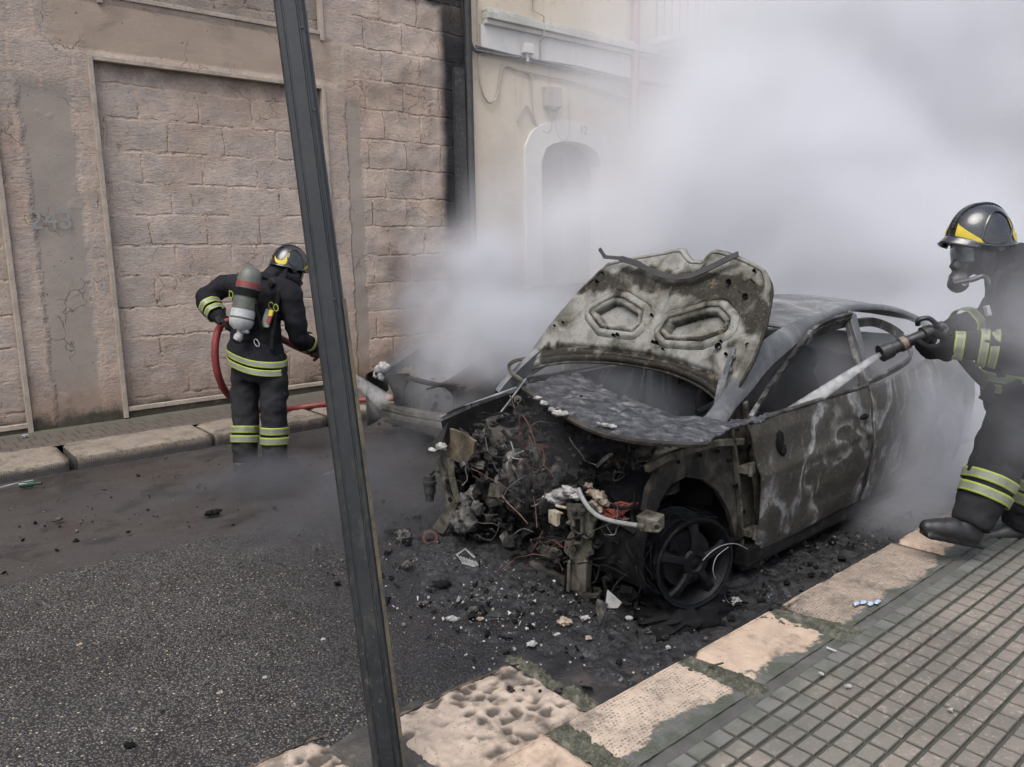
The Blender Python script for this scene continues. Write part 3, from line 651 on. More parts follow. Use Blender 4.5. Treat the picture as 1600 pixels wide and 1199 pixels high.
# ================================================================== burnt metal
def m_burn(name, dark, mid, pale, p0=.42, p1=.56, p2=.70, sc=4.0, rust=None, rough=.75, attr=False, aniso=(1, 1, 1)):
    s = S(name); v = s.scale(aniso); W = s.warp(sc * .8, .25 / sc * 2, v)
    n1 = s.noise(sc, 6, .66, W, .6); n2 = s.noise(sc * 14, 4, .65); n3 = s.noise(sc * 2.7, 5, .7, W)
    f = n1
    if attr: f = s.m('SUBTRACT', s.m('ADD', n1, .12), s.m('MULTIPLY', s.attr('hgt'), .42))
    col = s.ramp(f, [(p0 - .1, dark), (p0, tuple(c * 1.25 for c in dark)), (p1, mid), (p2, pale)])
    col = s.mix(s.mr(n2, .55, .72, 0, .55), col, tuple(min(1, c * 1.5) for c in mid))
    col = s.mix(s.mr(n2, .42, .30, 0, .7), col, tuple(c * .6 for c in dark))
    if rust: col = s.mix(s.mr(n3, .56, .68, 0, .8), col, rust)
    pits = s.mr(s.vor(sc * 9, s.warp(30, .02)), .12, .06)
    col = s.mix(s.m('MULTIPLY', pits, .5), col, dark)
    return s.done(col, s.mr(n2, .3, .7, rough - .15, min(1, rough + .15)), normal=s.bump(s.m('ADD', n2, n3), .45, .004), spec=.16)
M_SHELL = m_burn('burnt_shell', (0.0136, 0.0130, 0.0124), (0.0527, 0.0477, 0.0397), (0.1240, 0.1147, 0.0961), rust=(0.0589, 0.0384, 0.0248))
M_SHELLD = m_burn('sooty_shell', (0.0060, 0.0060, 0.0066), (0.0180, 0.0174, 0.0168), (0.0660, 0.0630, 0.0600), .45, .60, .76, 5, rust=(0.0300, 0.0216, 0.0168))
M_HOOD = m_burn('heat_bleached_panel', (0.022, 0.020, 0.016), (0.100, 0.097, 0.083), (0.21, 0.207, 0.192), .31, .46, .64, 6, rust=(0.115, 0.090, 0.062), attr=True)
M_KHAKI = m_burn('scorched_bracket', (0.0184, 0.0168, 0.0142), (0.0659, 0.0606, 0.0485), (0.1318, 0.1238, 0.1028), .36, .5, .66, 9)
M_PALE = m_burn('pale_steam_panel', (0.050, 0.051, 0.054), (0.135, 0.138, 0.143), (0.29, 0.295, 0.30), .40, .54, .70, 3.5, rough=.5)  # pale tone paints steam haze and wet glint over the roof
M_ROOF = m_burn('steamy_roof_paint', (0.050, 0.052, 0.056), (0.088, 0.091, 0.097), (0.165, 0.168, 0.175), .34, .52, .74, 2.2, rough=.5)
M_PILL = m_burn('steamy_pillar_paint', (0.055, 0.057, 0.061), (0.105, 0.108, 0.114), (0.21, 0.214, 0.222), .32, .50, .70, 2.6, rough=.5)
M_FRM = m_burn('burnt_window_frame', (0.020, 0.019, 0.018), (0.060, 0.058, 0.054), (0.21, 0.21, 0.21), .44, .56, .70, 6)
M_ENG = m_burn('burnt_engine', (0.0055, 0.0055, 0.0060), (0.0220, 0.0204, 0.0187), (0.1265, 0.1183, 0.1073), .44, .58, .74, 13, rust=(0.0413, 0.0248, 0.0176))
M_ENGL = m_burn('ashy_alloy', (0.0220, 0.0209, 0.0198), (0.0743, 0.0704, 0.0649), (0.1870, 0.1788, 0.1650), .38, .52, .68, 16)
M_DIRTY = m_burn('char', (0.0030, 0.0030, 0.0035), (0.0080, 0.0080, 0.0085), (0.0275, 0.0270, 0.0275), .46, .62, .80, 12, rough=.8)
M_ASHW = m_burn('white_ash', (0.1224, 0.1194, 0.1163), (0.2693, 0.2632, 0.2570), (0.3794, 0.3733, 0.3672), .34, .46, .6, 20)
M_ASHC = m_burn('cream_ash', (0.0900, 0.0690, 0.0510), (0.2760, 0.2220, 0.1680), (0.3720, 0.3240, 0.2640), .34, .46, .6, 30)
M_DASH = m_burn('ash_covered_dash', (0.022, 0.023, 0.026), (0.065, 0.067, 0.073), (0.20, 0.20, 0.205), .42, .57, .74, 14, aniso=(1.6, .7, 1))
M_RIM = m_burn('burnt_rim', (0.0029, 0.0031, 0.0039), (0.0079, 0.0083, 0.0100), (0.0304, 0.0315, 0.0358), .42, .60, .78, 6, rough=.5)
M_WIRE = m_metal('bare_copper', (0.0972, 0.0306, 0.0180), (0.0468, 0.0198, 0.0137), .55, .5, 25)
M_REDW = m_metal('singed_red', (0.2352, 0.0504, 0.0336), (0.1568, 0.0392, 0.0280), .6, .5, 25)
M_PIPE = m_metal('grey_pipe', (0.2400, 0.2400, 0.2400), (0.1600, 0.1600, 0.1600), .5, .5, 30)

def m_door():
    s = S('blistered_door'); x, y, z = s.sep(); W = s.warp(1.7, .30, s.scale((1, 1, .85)), 2); W = s.warp(7, .045, W); W = s.warp(26, .014, W)
    n = s.noise(2.0, 2, .5, W, .35); n2 = s.noise(42, 4, .65); n3 = s.noise(6, 6, .72, W); n4 = s.noise(2.6, 6, .72, s.scale((3.0, 1, .55), W))
    n = s.m('ADD', n, s.mr(x, -.84, -1.20, 0, .20))          # the blisters run along the front edge
    col = s.ramp(n, [(.34, (0.034, 0.030, 0.024)), (.425, (0.044, 0.039, 0.032)), (.44, (0.23, 0.23, 0.225)), (.47, (0.115, 0.112, 0.106)), (.50, (0.050, 0.046, 0.041)), (.545, (0.060, 0.056, 0.050)), (.56, (0.25, 0.255, 0.26)), (.60, (0.165, 0.168, 0.17)), (.625, (0.046, 0.042, 0.036)), (.72, (0.036, 0.032, 0.027))])
    brk = s.noise(17, 5, .75, W); col = s.mix(s.mr(brk, .46, .60, 0, .75), col, (0.050, 0.045, 0.038)); col = s.mix(s.mr(s.noise(5, 6, .75, s.scale((1.6, 1, .8))), .60, .72, 0, .6), col, (0.15, 0.15, 0.15)); col = s.mix(s.mr(s.noise(11, 5, .7), .62, .70, 0, .7), col, (0.075, 0.048, 0.030))
    col = s.mix(s.mr(n3, .47, .60, 0, .85), col, (0.042, 0.038, 0.032)); col = s.mix(s.mr(n4, .55, .66, 0, .6), col, (0.21, 0.215, 0.22))
    col = s.mix(s.mr(n2, .55, .7, 0, .45), col, (0.14, 0.138, 0.132)); col = s.mix(s.mr(n2, .42, .32, 0, .6), col, (0.02, 0.018, 0.016))
    return s.done(col, .6, normal=s.bump(s.m('ADD', s.m('ADD', n3, n), s.m('MULTIPLY', n2, .5)), .4, .005), spec=.25)
M_DOORB = m_door()

# ================================================================== burnt car in front
CX, CYC = 4.4, 2.93
car = thing('burnt_car', (CX, CYC, 0), 'burnt-out car shell beside the near kerb with raised bleached hood and gutted engine bay', 'car')
Z_ = Vector((0, 0, 1))
def mir(p): return Vector((p[0], 2 * CYC - p[1], p[2]))
def ysd(z):            # distance of the left side skin from y = 0
    return float(np.interp(z, [.05, .15, .30, .55, .80, .88, .95, 1.1, 1.3], [2.15, 2.11, 2.06, 2.035, 2.06, 2.085, 2.12, 2.2, 2.33]))
RAIL = [(2.98, 2.17, .82), (3.12, 2.16, .92), (3.45, 2.20, 1.12), (3.85, 2.27, 1.22), (4.30, 2.32, 1.29), (4.75, 2.345, 1.318), (5.3, 2.36, 1.275), (5.8, 2.34, 1.15), (6.12, 2.31, 1.0)]
railp = spline(RAIL, 8)
# roof skin, rails and pillars
b = MB(); rp = [p for p in railp if 3.95 <= p.x <= 5.85]
def roof(u, v):
    f = u * (len(rp) - 1); i = min(int(f), len(rp) - 2); a = rp[i].lerp(rp[i + 1], f - i); c = mir(a); q = a.lerp(c, v)
    q.z += .055 * math.sin(math.pi * v) * (1 if u > .05 else .8) + .006 * fbm(q, 4, 3); return q
b.grid(roof, 40, 24); b.build('roof', M_PALE, car, smooth=True, solid=.012)
for side in (0, 1):
    F = (lambda p: Vector(p)) if side == 0 else mir
    b = MB(); R_ = []
    for i, p in enumerate(railp):
        d = (railp[min(i + 1, len(railp) - 1)] - railp[max(i - 1, 0)]).normalized(); o = Vector((0, -1, .35)).normalized(); n_ = d.cross(o).normalized()
        wd = lerp(.056, .022, sst(3.7, 4.5, p.x))
        lw = lerp(1.3, 1.0, sst(3.9, 4.8, p.x)) * sst(2.9, 3.4, p.x); R_.append([F(p + o * .010 + n_ * wd * max(lw, .8)), F(p + o * .016 + n_ * wd * .5), F(p + o * .013 - n_ * wd * .4), F(p - o * .002 - n_ * wd), F(p - o * .03 - n_ * wd * .8), F(p - o * .035 + n_ * wd * .8)])
    vs = [q for r in R_ for q in r]; k = 6
    b.add(vs, [(i * k + j, i * k + (j + 1) % k, (i + 1) * k + (j + 1) % k, (i + 1) * k + j) for i in range(len(R_) - 1) for j in range(k)])
    b.build('pillar', M_PILL, car, smooth=True, angle=60)
    # B pillar
    b = MB(); b.bar(F((4.52, 2.12, .86)), F((4.68, 2.34, 1.29)), .10, .05, (0, -1, 0)); b.bar(F((4.50, 2.15, .2)), F((4.52, 2.13, .9)), .12, .06, (0, -1, 0)); b.build('pillar', M_ROOF, car, bevel=.01)
    # rear quarter panel with its wheel arch
    b = MB(); sk = []
    nx, nz = 60, 34
    for j in range(nz + 1):
        for i in range(nx + 1):
            u, v = i / nx, j / nz; x = lerp(4.46, 6.42, u); zt = .89 + .12 * sst(0, 1, u * 1.3) - .10 * sst(.75, 1, u); z = lerp(.2, zt, v)
            y = ysd(z) + .16 * sst(.55, 1.0, u) ** 1.6 - .02 * math.exp(-((math.hypot(x - 5.45, z - .3) - .36) / .06) ** 2)
            sk.append(F((x, y, z)))
    fs = []
    for j in range(nz):
        for i in range(nx):
            a_ = j * (nx + 1) + i; q = sk[a_]; m_ = (sk[a_] + sk[a_ + nx + 2]) / 2
            if math.hypot(m_.x - 5.45, m_.z - .27) < .335: continue
            fs.append((a_, a_ + 1, a_ + nx + 2, a_ + nx + 1))
    b.add(sk, fs); b.build('quarter_panel', M_DOORB, car, smooth=True, solid=.008)
    # sill
    b = MB(); b.bar(F((3.3, 2.15, .15)), F((5.15, 2.16, .17)), .10, .12); b.build('sill', M_SHELLD, car, bevel=.02)
    # door
    nd, nz = 70, 60; b = MB()
    def dr(u, v):
        z = lerp(.155 + .05 * u, .868 + .028 * u + .012 * math.sin(u * 3), v); xf = float(np.interp(z, [.15, .5, .7, .88], [3.385, 3.325, 3.27, 3.225])); x = lerp(xf, 4.455 - .02 * (1 - v), u)
        y = ysd(z) - .012 * math.exp(-((v - .62) / .05) ** 2) + .012 * math.exp(-((v - .2) / .09) ** 2) + .010 * fbm((x, z, 1.0 + side), 2.6, 3)
        y += .02 * sst(.035, 0, u) + .012 * sst(.965, 1, u)
        return F((x, y, z))
    b.grid(dr, nd, nz)
    d_ = b.build('door', M_DOORB, car, smooth=True, solid=.01)
    ORG[d_.name] = ORG[car.name]
    b = MB(); fr = spline([(3.245, 2.085, .885), (3.50, 2.14, 1.00), (3.88, 2.22, 1.135), (4.15, 2.275, 1.195), (4.42, 2.30, 1.222), (4.62, 2.31, 1.232)], 8)
    [b.bar(F(fr[i] + Z_ * (.024 * sst(3.6, 4.3, fr[i].x))), F(fr[i + 1] + (fr[i + 1] - fr[i]) * .15 + Z_ * (.024 * sst(3.6, 4.3, fr[i + 1].x))), .022, lerp(.044, .092, sst(3.6, 4.3, fr[i].x)), F((0, -.35, 1)) - F((0, 0, 0))) for i in range(len(fr) - 1)]; [b.bar(F((p.x - .03, p.y - .02, p.z + .028)), F((p.x + .04, p.y - .02, p.z + .045)), .006, .012) for p in fr[4:-3:3]]; b.bar(F((4.60, 2.30, 1.235)), F((4.43, 2.10, .89)), .06, .025, (0, -1, .4))
    b.tube([F((3.235, 2.08, .872)), F((3.8, 2.085, .886)), F((4.45, 2.09, .898))], .013, 8)
    b.tube([F((3.3, 2.11, .862)), F((3.8, 2.115, .87)), F((4.45, 2.12, .88))], .012, 8)
    b.build('window_frame', M_FRM, d_, bevel=.004)
    b = MB(); b.blob(F((3.45, 2.045, .745)), (.028, .022, .055), .25, 3, 8); b.blob(F((3.475, 2.04, .70)), (.024, .02, .03), .3, 5, 8); b.build('mirror_hole', M_DIRTY, d_, smooth=True)  # black blobs stand in for the dark hole of the mirror mount
    b = MB(); b.blob(F((4.32, 2.035, .74)), (.05, .012, .016), .2, 9, 8); b.build('handle', M_DIRTY, d_, smooth=True)
    b = MB()
    for i in range(17):
        pass
    sw = spline([(4.64, 2.31, 1.225), (5.0, 2.335, 1.21), (5.28, 2.32, 1.13), (5.36, 2.26, 1.03), (5.1, 2.15, .965), (4.5, 2.11, .905)], 6); [b.bar(F(sw[i]), F(sw[i + 1] + (sw[i + 1] - sw[i]) * .12), .02, .058 if i < 14 else .036, (0, -.2, 1)) for i in range(len(sw) - 1)]; b.build('quarter_window_frame', M_FRM, car, bevel=.004)
# rear end, floor, bulkheads
b = MB(); b.grid(lambda u, v: (6.05 + .34 * sst(0, .7, u) + .02 * u, lerp(2.26, 2 * CYC - 2.26, v), 1.02 - .10 * u - .55 * sst(.7, 1, u)), 20, 16); b.build('boot_lid', M_SHELL, car, smooth=True, solid=.01)
b = MB(); b.grid(lambda u, v: (lerp(3.15, 6.3, u), lerp(2.14, 2 * CYC - 2.14, v), .19 + .05 * math.cos(v * 6.28 * 2) + .02 * fbm((u * 3, v * 2, 0), 4, 3)), 40, 30); b.build('floor', M_DIRTY, car, smooth=True, solid=.01)  # unseen underbody plate, kept dark to block light
# front structure ---------------------------------------------------
def P2(L, Y): return [ony(x, y, Y) for x, y in L]
b = MB()
b.plate(P2([(1134, 634), (1160, 618), (1172, 650), (1180, 700), (1188, 770), (1193, 884), (1160, 893), (1152, 850), (1140, 800), (1122, 768), (1098, 750), (1072, 746), (1050, 757), (1034, 780), (1024, 806), (1008, 800), (1014, 764), (1034, 728), (1064, 706), (1100, 690), (1124, 664)], 2.17), .03, (0, 1, 0))
b.build('inner_fender', M_SHELL, car, bevel=.004)
b = MB()       # ribs and flanges along that panel
for L, w_ in (([(1010, 733), (1040, 715), (1080, 702), (1120, 692), (1160, 690)], .035), ([(1163, 628), (1174, 690), (1183, 770), (1188, 880)], .03), ([(1140, 655), (1150, 720), (1156, 790), (1160, 885)], .018)):
    q = P2(L, 2.155)
    for i in range(len(q) - 1): b.bar(q[i], q[i + 1], w_, .028, (0, -1, 0))
b.build('inner_fender_flange', M_KHAKI, car, bevel=.005)
b = MB()
for (x, y, r_) in ((1145, 690, .010), (1157, 705, .013), (1152, 672, .008), (1170, 700, .016), (1140, 720, .009), (1172, 660, .008), (1150, 760, .012), (1162, 800, .010), (1166, 840, .013), (1095, 712, .008), (1060, 722, .007), (1122, 706, .009)):
    c_ = ony(x, y, 2.150); b.lathe(c_, (0, -1, 0), [(0, r_ * 1.25), (.004, r_ * 1.2), (.004, r_), (-.01, r_ * .8), (-.01, 0)], 12)
b.build_each('bolt_hole', M_DIRTY, car)
b = MB()
for (x, y) in ((1168, 732), (1174, 830)):
    c_ = ony(x, y, 2.12); b.box(c_, (.10, .05, .035)); b.box(c_ + Vector((.03, -.02, .004)), (.05, .03, .05)); b.lathe(c_ + Vector((-.02, -.03, -.03)), (0, 0, 1), [(0, .012), (.06, .012)], 10)
b.build_each('door_hinge', M_KHAKI, car, 3, bevel=.004)
b = MB(); b.plate(P2([(1172, 660), (1186, 668), (1204, 760), (1206, 872), (1186, 884), (1184, 770)], 2.22), .02, (0, 1, 0)); b.build('door_gap_plate', M_DIRTY, car)  # black plate drawn in as the dark gap between post and door
b = MB()       # wheelhouse
def wh(u, v):
    a = math.radians(-25 + 230 * u); return (2.93 + .33 * math.cos(a), 2.19 + .42 * v, .30 + .34 * math.sin(a) + .008 * fbm((u * 3, v, 0), 5, 3))
b.grid(wh, 40, 10); b.add([(2.5, 2.62, 0), (3.3, 2.62, 0), (3.3, 2.62, .66), (2.62, 2.62, .66)], [(0, 1, 2, 3)]); b.build('wheelhouse', M_DIRTY, car, smooth=True)
b = MB()       # strut tower and upper rail of the left side
T = ony(1035, 700, 2.42); b.lathe(T + Vector((0, .05, -.22)), (0, 0, 1), [(0, .13), (.16, .115), (.2, .095), (.205, .05), (.23, .045), (.23, 0)], 20); b.box(T + Vector((-.02, -.06, -.10)), (.22, .10, .03), Matrix.Rotation(.25, 3, 'Y'))
b.bar(ony(1010, 775, 2.42), ony(1075, 690, 2.30), .09, .07); b.bar(ony(1005, 800, 2.42), ony(1045, 742, 2.36), .07, .06); b.bar(ony(1070, 700, 2.25), ony(1135, 668, 2.24), .06, .05)
b.bar(ony(985, 690, 2.60), ony(1060, 700, 2.50), .12, .02); b.build('strut_tower', M_KHAKI, car, bevel=.006)
b = MB(); q = P2([(1022, 722), (1060, 706), (1072, 716), (1046, 740), (1030, 748)], 2.36); b.plate(q, .015, (0, 1, 0)); b.build('heat_shield', m_burn('rusted_tin', (0.10, 0.07, 0.05), (0.26, 0.18, 0.125), (0.34, 0.28, 0.21), .35, .5, .65, 14), car)
# longitudinal rails
for ys, zz in ((2.56, .36), (3.40, .36)):
    b = MB(); b.bar((2.60, ys, zz), (3.3, ys, zz + .02), .085, .11); b.build('frame_rail', M_SHELLD, car, bevel=.008)
# left crash bracket
N_ = (-1, 0, 0)
def PX(L, X): return [onx(x, y, X) for x, y in L]
b = MB()
b.plate(PX([(884, 786), (926, 790), (930, 812), (922, 842), (924, 868), (916, 872), (914, 926), (884, 922), (890, 872), (880, 862), (882, 845), (892, 830), (886, 806)], 2.545), .022, (1, 0, 0))
b.build('crash_bracket', M_KHAKI, car, bevel=.005)
b = MB()
b.bar(onx(925, 790, 2.58), onx(913, 925, 2.58), .03, .05, (1, 0, 0)); b.bar(onx(888, 925, 2.535), onx(890, 876, 2.535), .014, .02); b.bar(onx(913, 925, 2.535), onx(915, 876, 2.535), .014, .02); b.build('bracket_flange', M_KHAKI, car, bevel=.004)
b = MB()
c_ = [onx(x, y, 2.536) for x, y in ((900, 812), (907, 812), (907, 845), (900, 845))]; b.plate(c_, .004, (-1, 0, 0)); b.build('bracket_slot', M_DIRTY, car)
b = MB()
for i in range(4): b.bar([onx(x, y, 2.53) for x, y in ((897, 809), (910, 809), (910, 848), (897, 848))][i], [onx(x, y, 2.53) for x, y in ((910, 809), (910, 848), (897, 848), (897, 809))][i], .012, .016, (1, 0, 0))
b.build('slot_rim', M_KHAKI, car); b = MB()
for x, y, r_ in ((897, 798, .018), (913, 798, .012), (924, 803, .012), (924, 832, .022), (896, 858, .022), (921, 861, .010), (890, 816, .010)): b.lathe(onx(x, y, 2.535), (-1, 0, 0), [(0, r_), (.012, r_), (.012, r_ * .55), (.02, r_ * .5), (.02, 0)], 12)
b.build_each('bracket_bolt', M_KHAKI, car, smooth=True)
b = MB()
for k, (x, y, r_) in enumerate(((862, 778, .035), (878, 772, .04), (892, 769, .035), (848, 783, .02), (872, 783, .03), (900, 776, .03), (885, 762, .018))): b.blob(onx(x, y, 2.56), (r_, r_ * 1.1, r_ * .55), .7, k, 9, 2.2)
b.build('ash_crust', M_ASHW, car, smooth=True, angle=180)
b = MB()
for k, (x, y, r_) in enumerate(((925, 770, .022), (936, 775, .028), (930, 788, .024), (945, 786, .022), (938, 797, .018), (920, 759, .016))): b.blob(onx(x, y, 2.60), (r_, r_ * 1.2, r_ * .8), .8, k + 7, 9, 2.6)
b.build('melted_lamp', M_ASHC, car, smooth=True, angle=180)
b = MB()
for k in range(12):
    s0 = onx(940 + 4 * (k % 6), 795 + 4 * (k // 3), 2.6); b.tube(spline([s0, s0 + Vector((.02, -.03 - .01 * (k % 4), -.03 + .012 * (k % 3))), onx(962 + 3 * (k % 4), 806 - 5 * (k % 5), 2.62), onx(975 + 2 * k, 795 - 3 * (k % 4), 2.64)], 5), .0045, 5)
b.build('wiring', M_REDW, car, smooth=True, kind='stuff')
b = MB(); b.tube(spline([onx(904, 764, 2.55), onx(912, 782, 2.53), onx(926, 800, 2.52), onx(945, 811, 2.52), onx(975, 818, 2.53), onx(1004, 822, 2.54)], 6), .011, 8); b.build('pipe', M_PIPE, car, smooth=True)
b = MB(); c_ = onx(1018, 816, 2.56); b.box(c_, (.07, .09, .07), jit=.012); b.lathe(c_ + Vector((-.03, -.05, .0)), (-.6, -.8, 0), [(0, .022), (.02, .022), (.02, .012), (0, .012)], 14); b.lathe(onx(1004, 822, 2.53), (0, -1, 0), [(-.02, .016), (.02, .016)], 12); b.build('pipe_fitting', M_KHAKI, car, bevel=.006)
b = MB(); c_ = onx(866, 808, 2.5); b.box(c_, (.03, .05, .07), jit=.01); b.tube([onx(868, 790, 2.5), onx(885, 794, 2.52)], .008, 6); b.tube([onx(866, 797, 2.5), onx(880, 803, 2.52)], .006, 6); b.build('lamp_holder', M_ASHC, car, bevel=.004)
# right side of the engine bay
b = MB(); b.plate([ony(x, y, 3.62) for x, y in ((690, 652), (712, 640), (748, 627), (790, 614), (812, 606), (862, 618), (905, 640), (905, 720), (770, 712), (700, 692))], .02, (0, 1, 0)); b.build('inner_fender', M_SHELLD, car)
b = MB(); b.bar(ony(688, 655, 3.63), ony(735, 634, 3.63), .03, .02, (0, -1, 0)); b.bar(ony(735, 634, 3.63), ony(808, 608, 3.63), .03, .02, (0, -1, 0)); b.build('fender_flange', M_ASHW if False else M_PALE, car, bevel=.004)
T = ony(782, 655, 3.52)
b = MB(); b.lathe(T + Vector((0, 0, -.16)), (0, -.35, 1), [(0, .17), (.10, .15), (.14, .12), (.15, .06), (.16, .06)], 24); b.build('strut_tower', M_SHELL, car, smooth=True)
b = MB(); b.lathe(T + Vector((0, -.05, .0)), (0, -.35, 1), [(-.02, .05), (.015, .05), (.015, .025), (.04, .022), (.04, 0)], 16); b.blob(T + Vector((-.03, -.06, .02)), (.04, .03, .02), .5, 3, 8); b.build('strut_mount', M_ENG, car, smooth=True)
b = MB(); b.plate(PX([(698, 668), (722, 676), (742, 690), (738, 716), (722, 726), (700, 716), (690, 690)], 2.56), .02, (1, 0, 0)); b.build('lamp_panel', m_burn('rusty_cream', (0.03, 0.024, 0.018), (0.10, 0.082, 0.057), (0.17, 0.145, 0.11), .38, .54, .72, 10), car, bevel=.004)
b = MB()
for L in ([(686, 712), (694, 744), (700, 772), (706, 790)], [(702, 716), (706, 745), (712, 772), (716, 786)]):
    q = PX(L, 2.50)
    for i in range(len(q) - 1): b.bar(q[i], q[i + 1], .03, .03, (1, 0, 0))
b.plate(PX([(700, 776), (716, 784), (706, 812), (692, 836), (674, 826), (688, 806)], 2.49), .02, (1, 0, 0)); b.plate(PX([(690, 730), (702, 735), (704, 770), (696, 768)], 2.52), .01, (1, 0, 0)); b.build('crash_bracket', M_KHAKI, car, bevel=.005)
b = MB()
for p in ((699, 752), (701, 765), (704, 780)): b.lathe(onx(*p, 2.488), (-1, 0, 0), [(0, .014), (.01, .013), (.01, 0)], 10)
b.build_each('bracket_bolt', M_DIRTY, car)
b = MB(); c_ = onx(672, 764, 2.50); b.lathe(c_ + Vector((0, .0, .085)), (0, .05, -1), [(0, 0), (0, .034), (.03, .034), (.032, .043), (.05, .043), (.052, .036), (.11, .036), (.112, .028), (.16, .026), (.162, 0)], 16); b.tube([c_ + Vector((0, 0, .09)), c_ + Vector((.02, -.03, .12)), c_ + Vector((.02, -.08, .12))], .012, 6)
b.build('lamp_motor', M_BLACK, car, smooth=True)
b = MB(); b.blob(onx(690, 698, 2.50), (.03, .04, .022), .35, 2, 10); b.blob(onx(676, 703, 2.5), (.02, .04, .010), .4, 6, 8); b.build('lamp_remains', M_ASHW, car, smooth=True, angle=180)
b = MB(); b.plate(PX([(664, 696), (676, 690), (700, 660), (692, 690), (684, 706), (668, 710)], 2.52), .01, (1, 0, 0)); b.build('torn_flap', M_BLACK, car)
# wiper arms, rods and a dangling wire
b = MB(); b.tube([ony(783, 644, 3.5), ony(800, 622, 3.46), ony(822, 592, 3.4)], .006, 6); b.build('rod', M_PIPE, car, smooth=True)
b = MB(); b.tube([ony(797, 618, 3.45), ony(805, 640, 3.38), ony(822, 664, 3.3)], .005, 6); b.bar(ony(820, 660, 3.30), ony(855, 688, 3.18), .022, .008, (-1, 0, 0)); b.build('wiper_arm', M_KHAKI, car)
b = MB(); b.tube(spline([atd(1007, 575, 4.05), atd(1000, 620, 3.98), atd(988, 680, 3.86), atd(975, 730, 3.78), atd(962, 752, 3.75)], 6), .0025, 5); b.build('loose_wire', M_BLACK, car, smooth=True)
# bulkhead, cowl and ash-covered dash
b = MB(); b.grid(lambda u, v: (3.12 + .03 * fbm((u * 3, v * 2, 0), 3, 3), lerp(2.2, 3.68, u), lerp(.2, .86, v)), 30, 16); b.build('bulkhead', M_DIRTY, car, smooth=True)
front = [onz(x, y, z) for x, y, z in ((818, 604, .93), (850, 626, .93), (885, 648, .93), (925, 668, .92), (965, 680, .915), (1010, 687, .91), (1060, 690, .91), (1100, 690, .91), (1116, 676, .91))]
frs = spline(front, 6)
def dash(u, v):
    f = u * (len(frs) - 1); i = min(int(f), len(frs) - 2); a = frs[i].lerp(frs[i + 1], f - i)
    q = a + Vector((.46 * v, .02 * v, .016 * math.sin(v * 2.2))); n_ = fbm((q.x * 2, q.y, 0), 7, 5)
    q.z += .022 * n_ * sst(0, .12, v) - .015 * sst(.08, 0, v); q.x += .012 * fbm((q.y, v, 3), 12, 3) * sst(.2, 0, v); return q
b = MB(); b.grid(dash, 120, 50); b.build('dashboard', M_DASH, car, smooth=True, angle=180, solid=.01)
b = MB()
for k, (x, y, r_) in enumerate(((840, 622, .02), (850, 630, .022), (862, 640, .018), (872, 646, .03), (882, 646, .022), (945, 664, .016), (955, 666, .018), (935, 662, .01), (960, 667, .01))): b.blob(onz(x, y, .94), (r_ * .75, r_ * 1.0, r_ * .45), .9, k * 2.3, 9, 2.6)
b.build_each('ash_lump', M_ASHW, car, smooth=True, angle=180)
b = MB(); b.tube([p + Vector((.0, 0, -.012)) for p in frs], .014, 6); b.build('cowl_edge', M_SHELL, car, smooth=True)
# raised hood: a pressed inner panel on a plane leaning back over the windscreen
HP, HN = Vector((3.22, 2.95, 1.0)), Vector((-1, 0, .62)); HNn = HN.normalized(); HD = Vector((.62, 0, 1)).normalized()
def hp(x, y): q = onp(x, y, HP, HN); return np.array((q.y, (q - HP).dot(HD)))
def curve2(L, n=40):
    q = spline([(*hp(*p), 0) for p in L], 8); d = np.cumsum([0] + [(q[i + 1] - q[i]).length for i in range(len(q) - 1)])
    return lambda t: np.array([np.interp(t * d[-1], d, [p.x for p in q]), np.interp(t * d[-1], d, [p.y for p in q])])
cL = curve2([(815, 578), (822, 556), (845, 524), (885, 476), (920, 436), (946, 407)]); cR = curve2([(1128, 636), (1152, 602), (1176, 565), (1195, 515), (1205, 465), (1203, 440), (1192, 419)])
cT = curve2([(946, 407), (975, 398), (1010, 390), (1040, 384), (1061, 381), (1068, 390), (1076, 399), (1085, 400), (1094, 399), (1102, 390), (1111, 383), (1130, 387), (1160, 399), (1192, 419)])
cB = curve2([(815, 578), (838, 568), (870, 562), (910, 560), (960, 563), (1010, 571), (1050, 583), (1085, 600), (1110, 620), (1128, 636)])
c00, c10, c01, c11 = cL(0), cR(0), cL(1), cR(1)
def coons(u, v): return (1 - v) * cB(u) + v * cT(u) + (1 - u) * cL(v) + u * cR(v) - ((1 - u) * (1 - v) * c00 + u * (1 - v) * c10 + (1 - u) * v * c01 + u * v * c11)
def sdpoly(p, poly):
    d = 1e9; s_ = 1
    for i in range(len(poly)):
        a, c = poly[i], poly[i - 1]; e = c - a; w_ = p - a; q = w_ - e * np.clip(np.dot(w_, e) / np.dot(e, e), 0, 1); d = min(d, np.dot(q, q))
        c1, c2, c3 = p[1] >= a[1], p[1] < c[1], e[0] * w_[1] > e[1] * w_[0]
        if (c1 and c2 and c3) or (not c1 and not c2 and not c3): s_ = -s_
    return s_ * math.sqrt(d)
hexes = [[hp(*p) for p in L] for L in ([(927, 487), (958, 470), (970, 471), (998, 489), (995, 504), (986, 511), (941, 506)], [(1037, 516), (1047, 502), (1102, 487), (1120, 486), (1135, 502), (1132, 514), (1097, 526), (1042, 523)])]
lineA = [hp(*p) for p in ((838, 548), (880, 537), (930, 540), (1000, 548), (1060, 562), (1110, 580))]
midl = [hp(1082, 400), hp(1010, 565)]
def sdline(p, L):
    d = 9
    for i in range(len(L) - 1):
        a, c = L[i], L[i + 1]; e = c - a; q = p - a - e * np.clip(np.dot(p - a, e) / np.dot(e, e), 0, 1); d = min(d, math.hypot(*q))
    return d
patch = [hp(*p) for p in ((1143, 452), (1158, 436), (1172, 432), (1181, 440), (1178, 454), (1158, 462))]
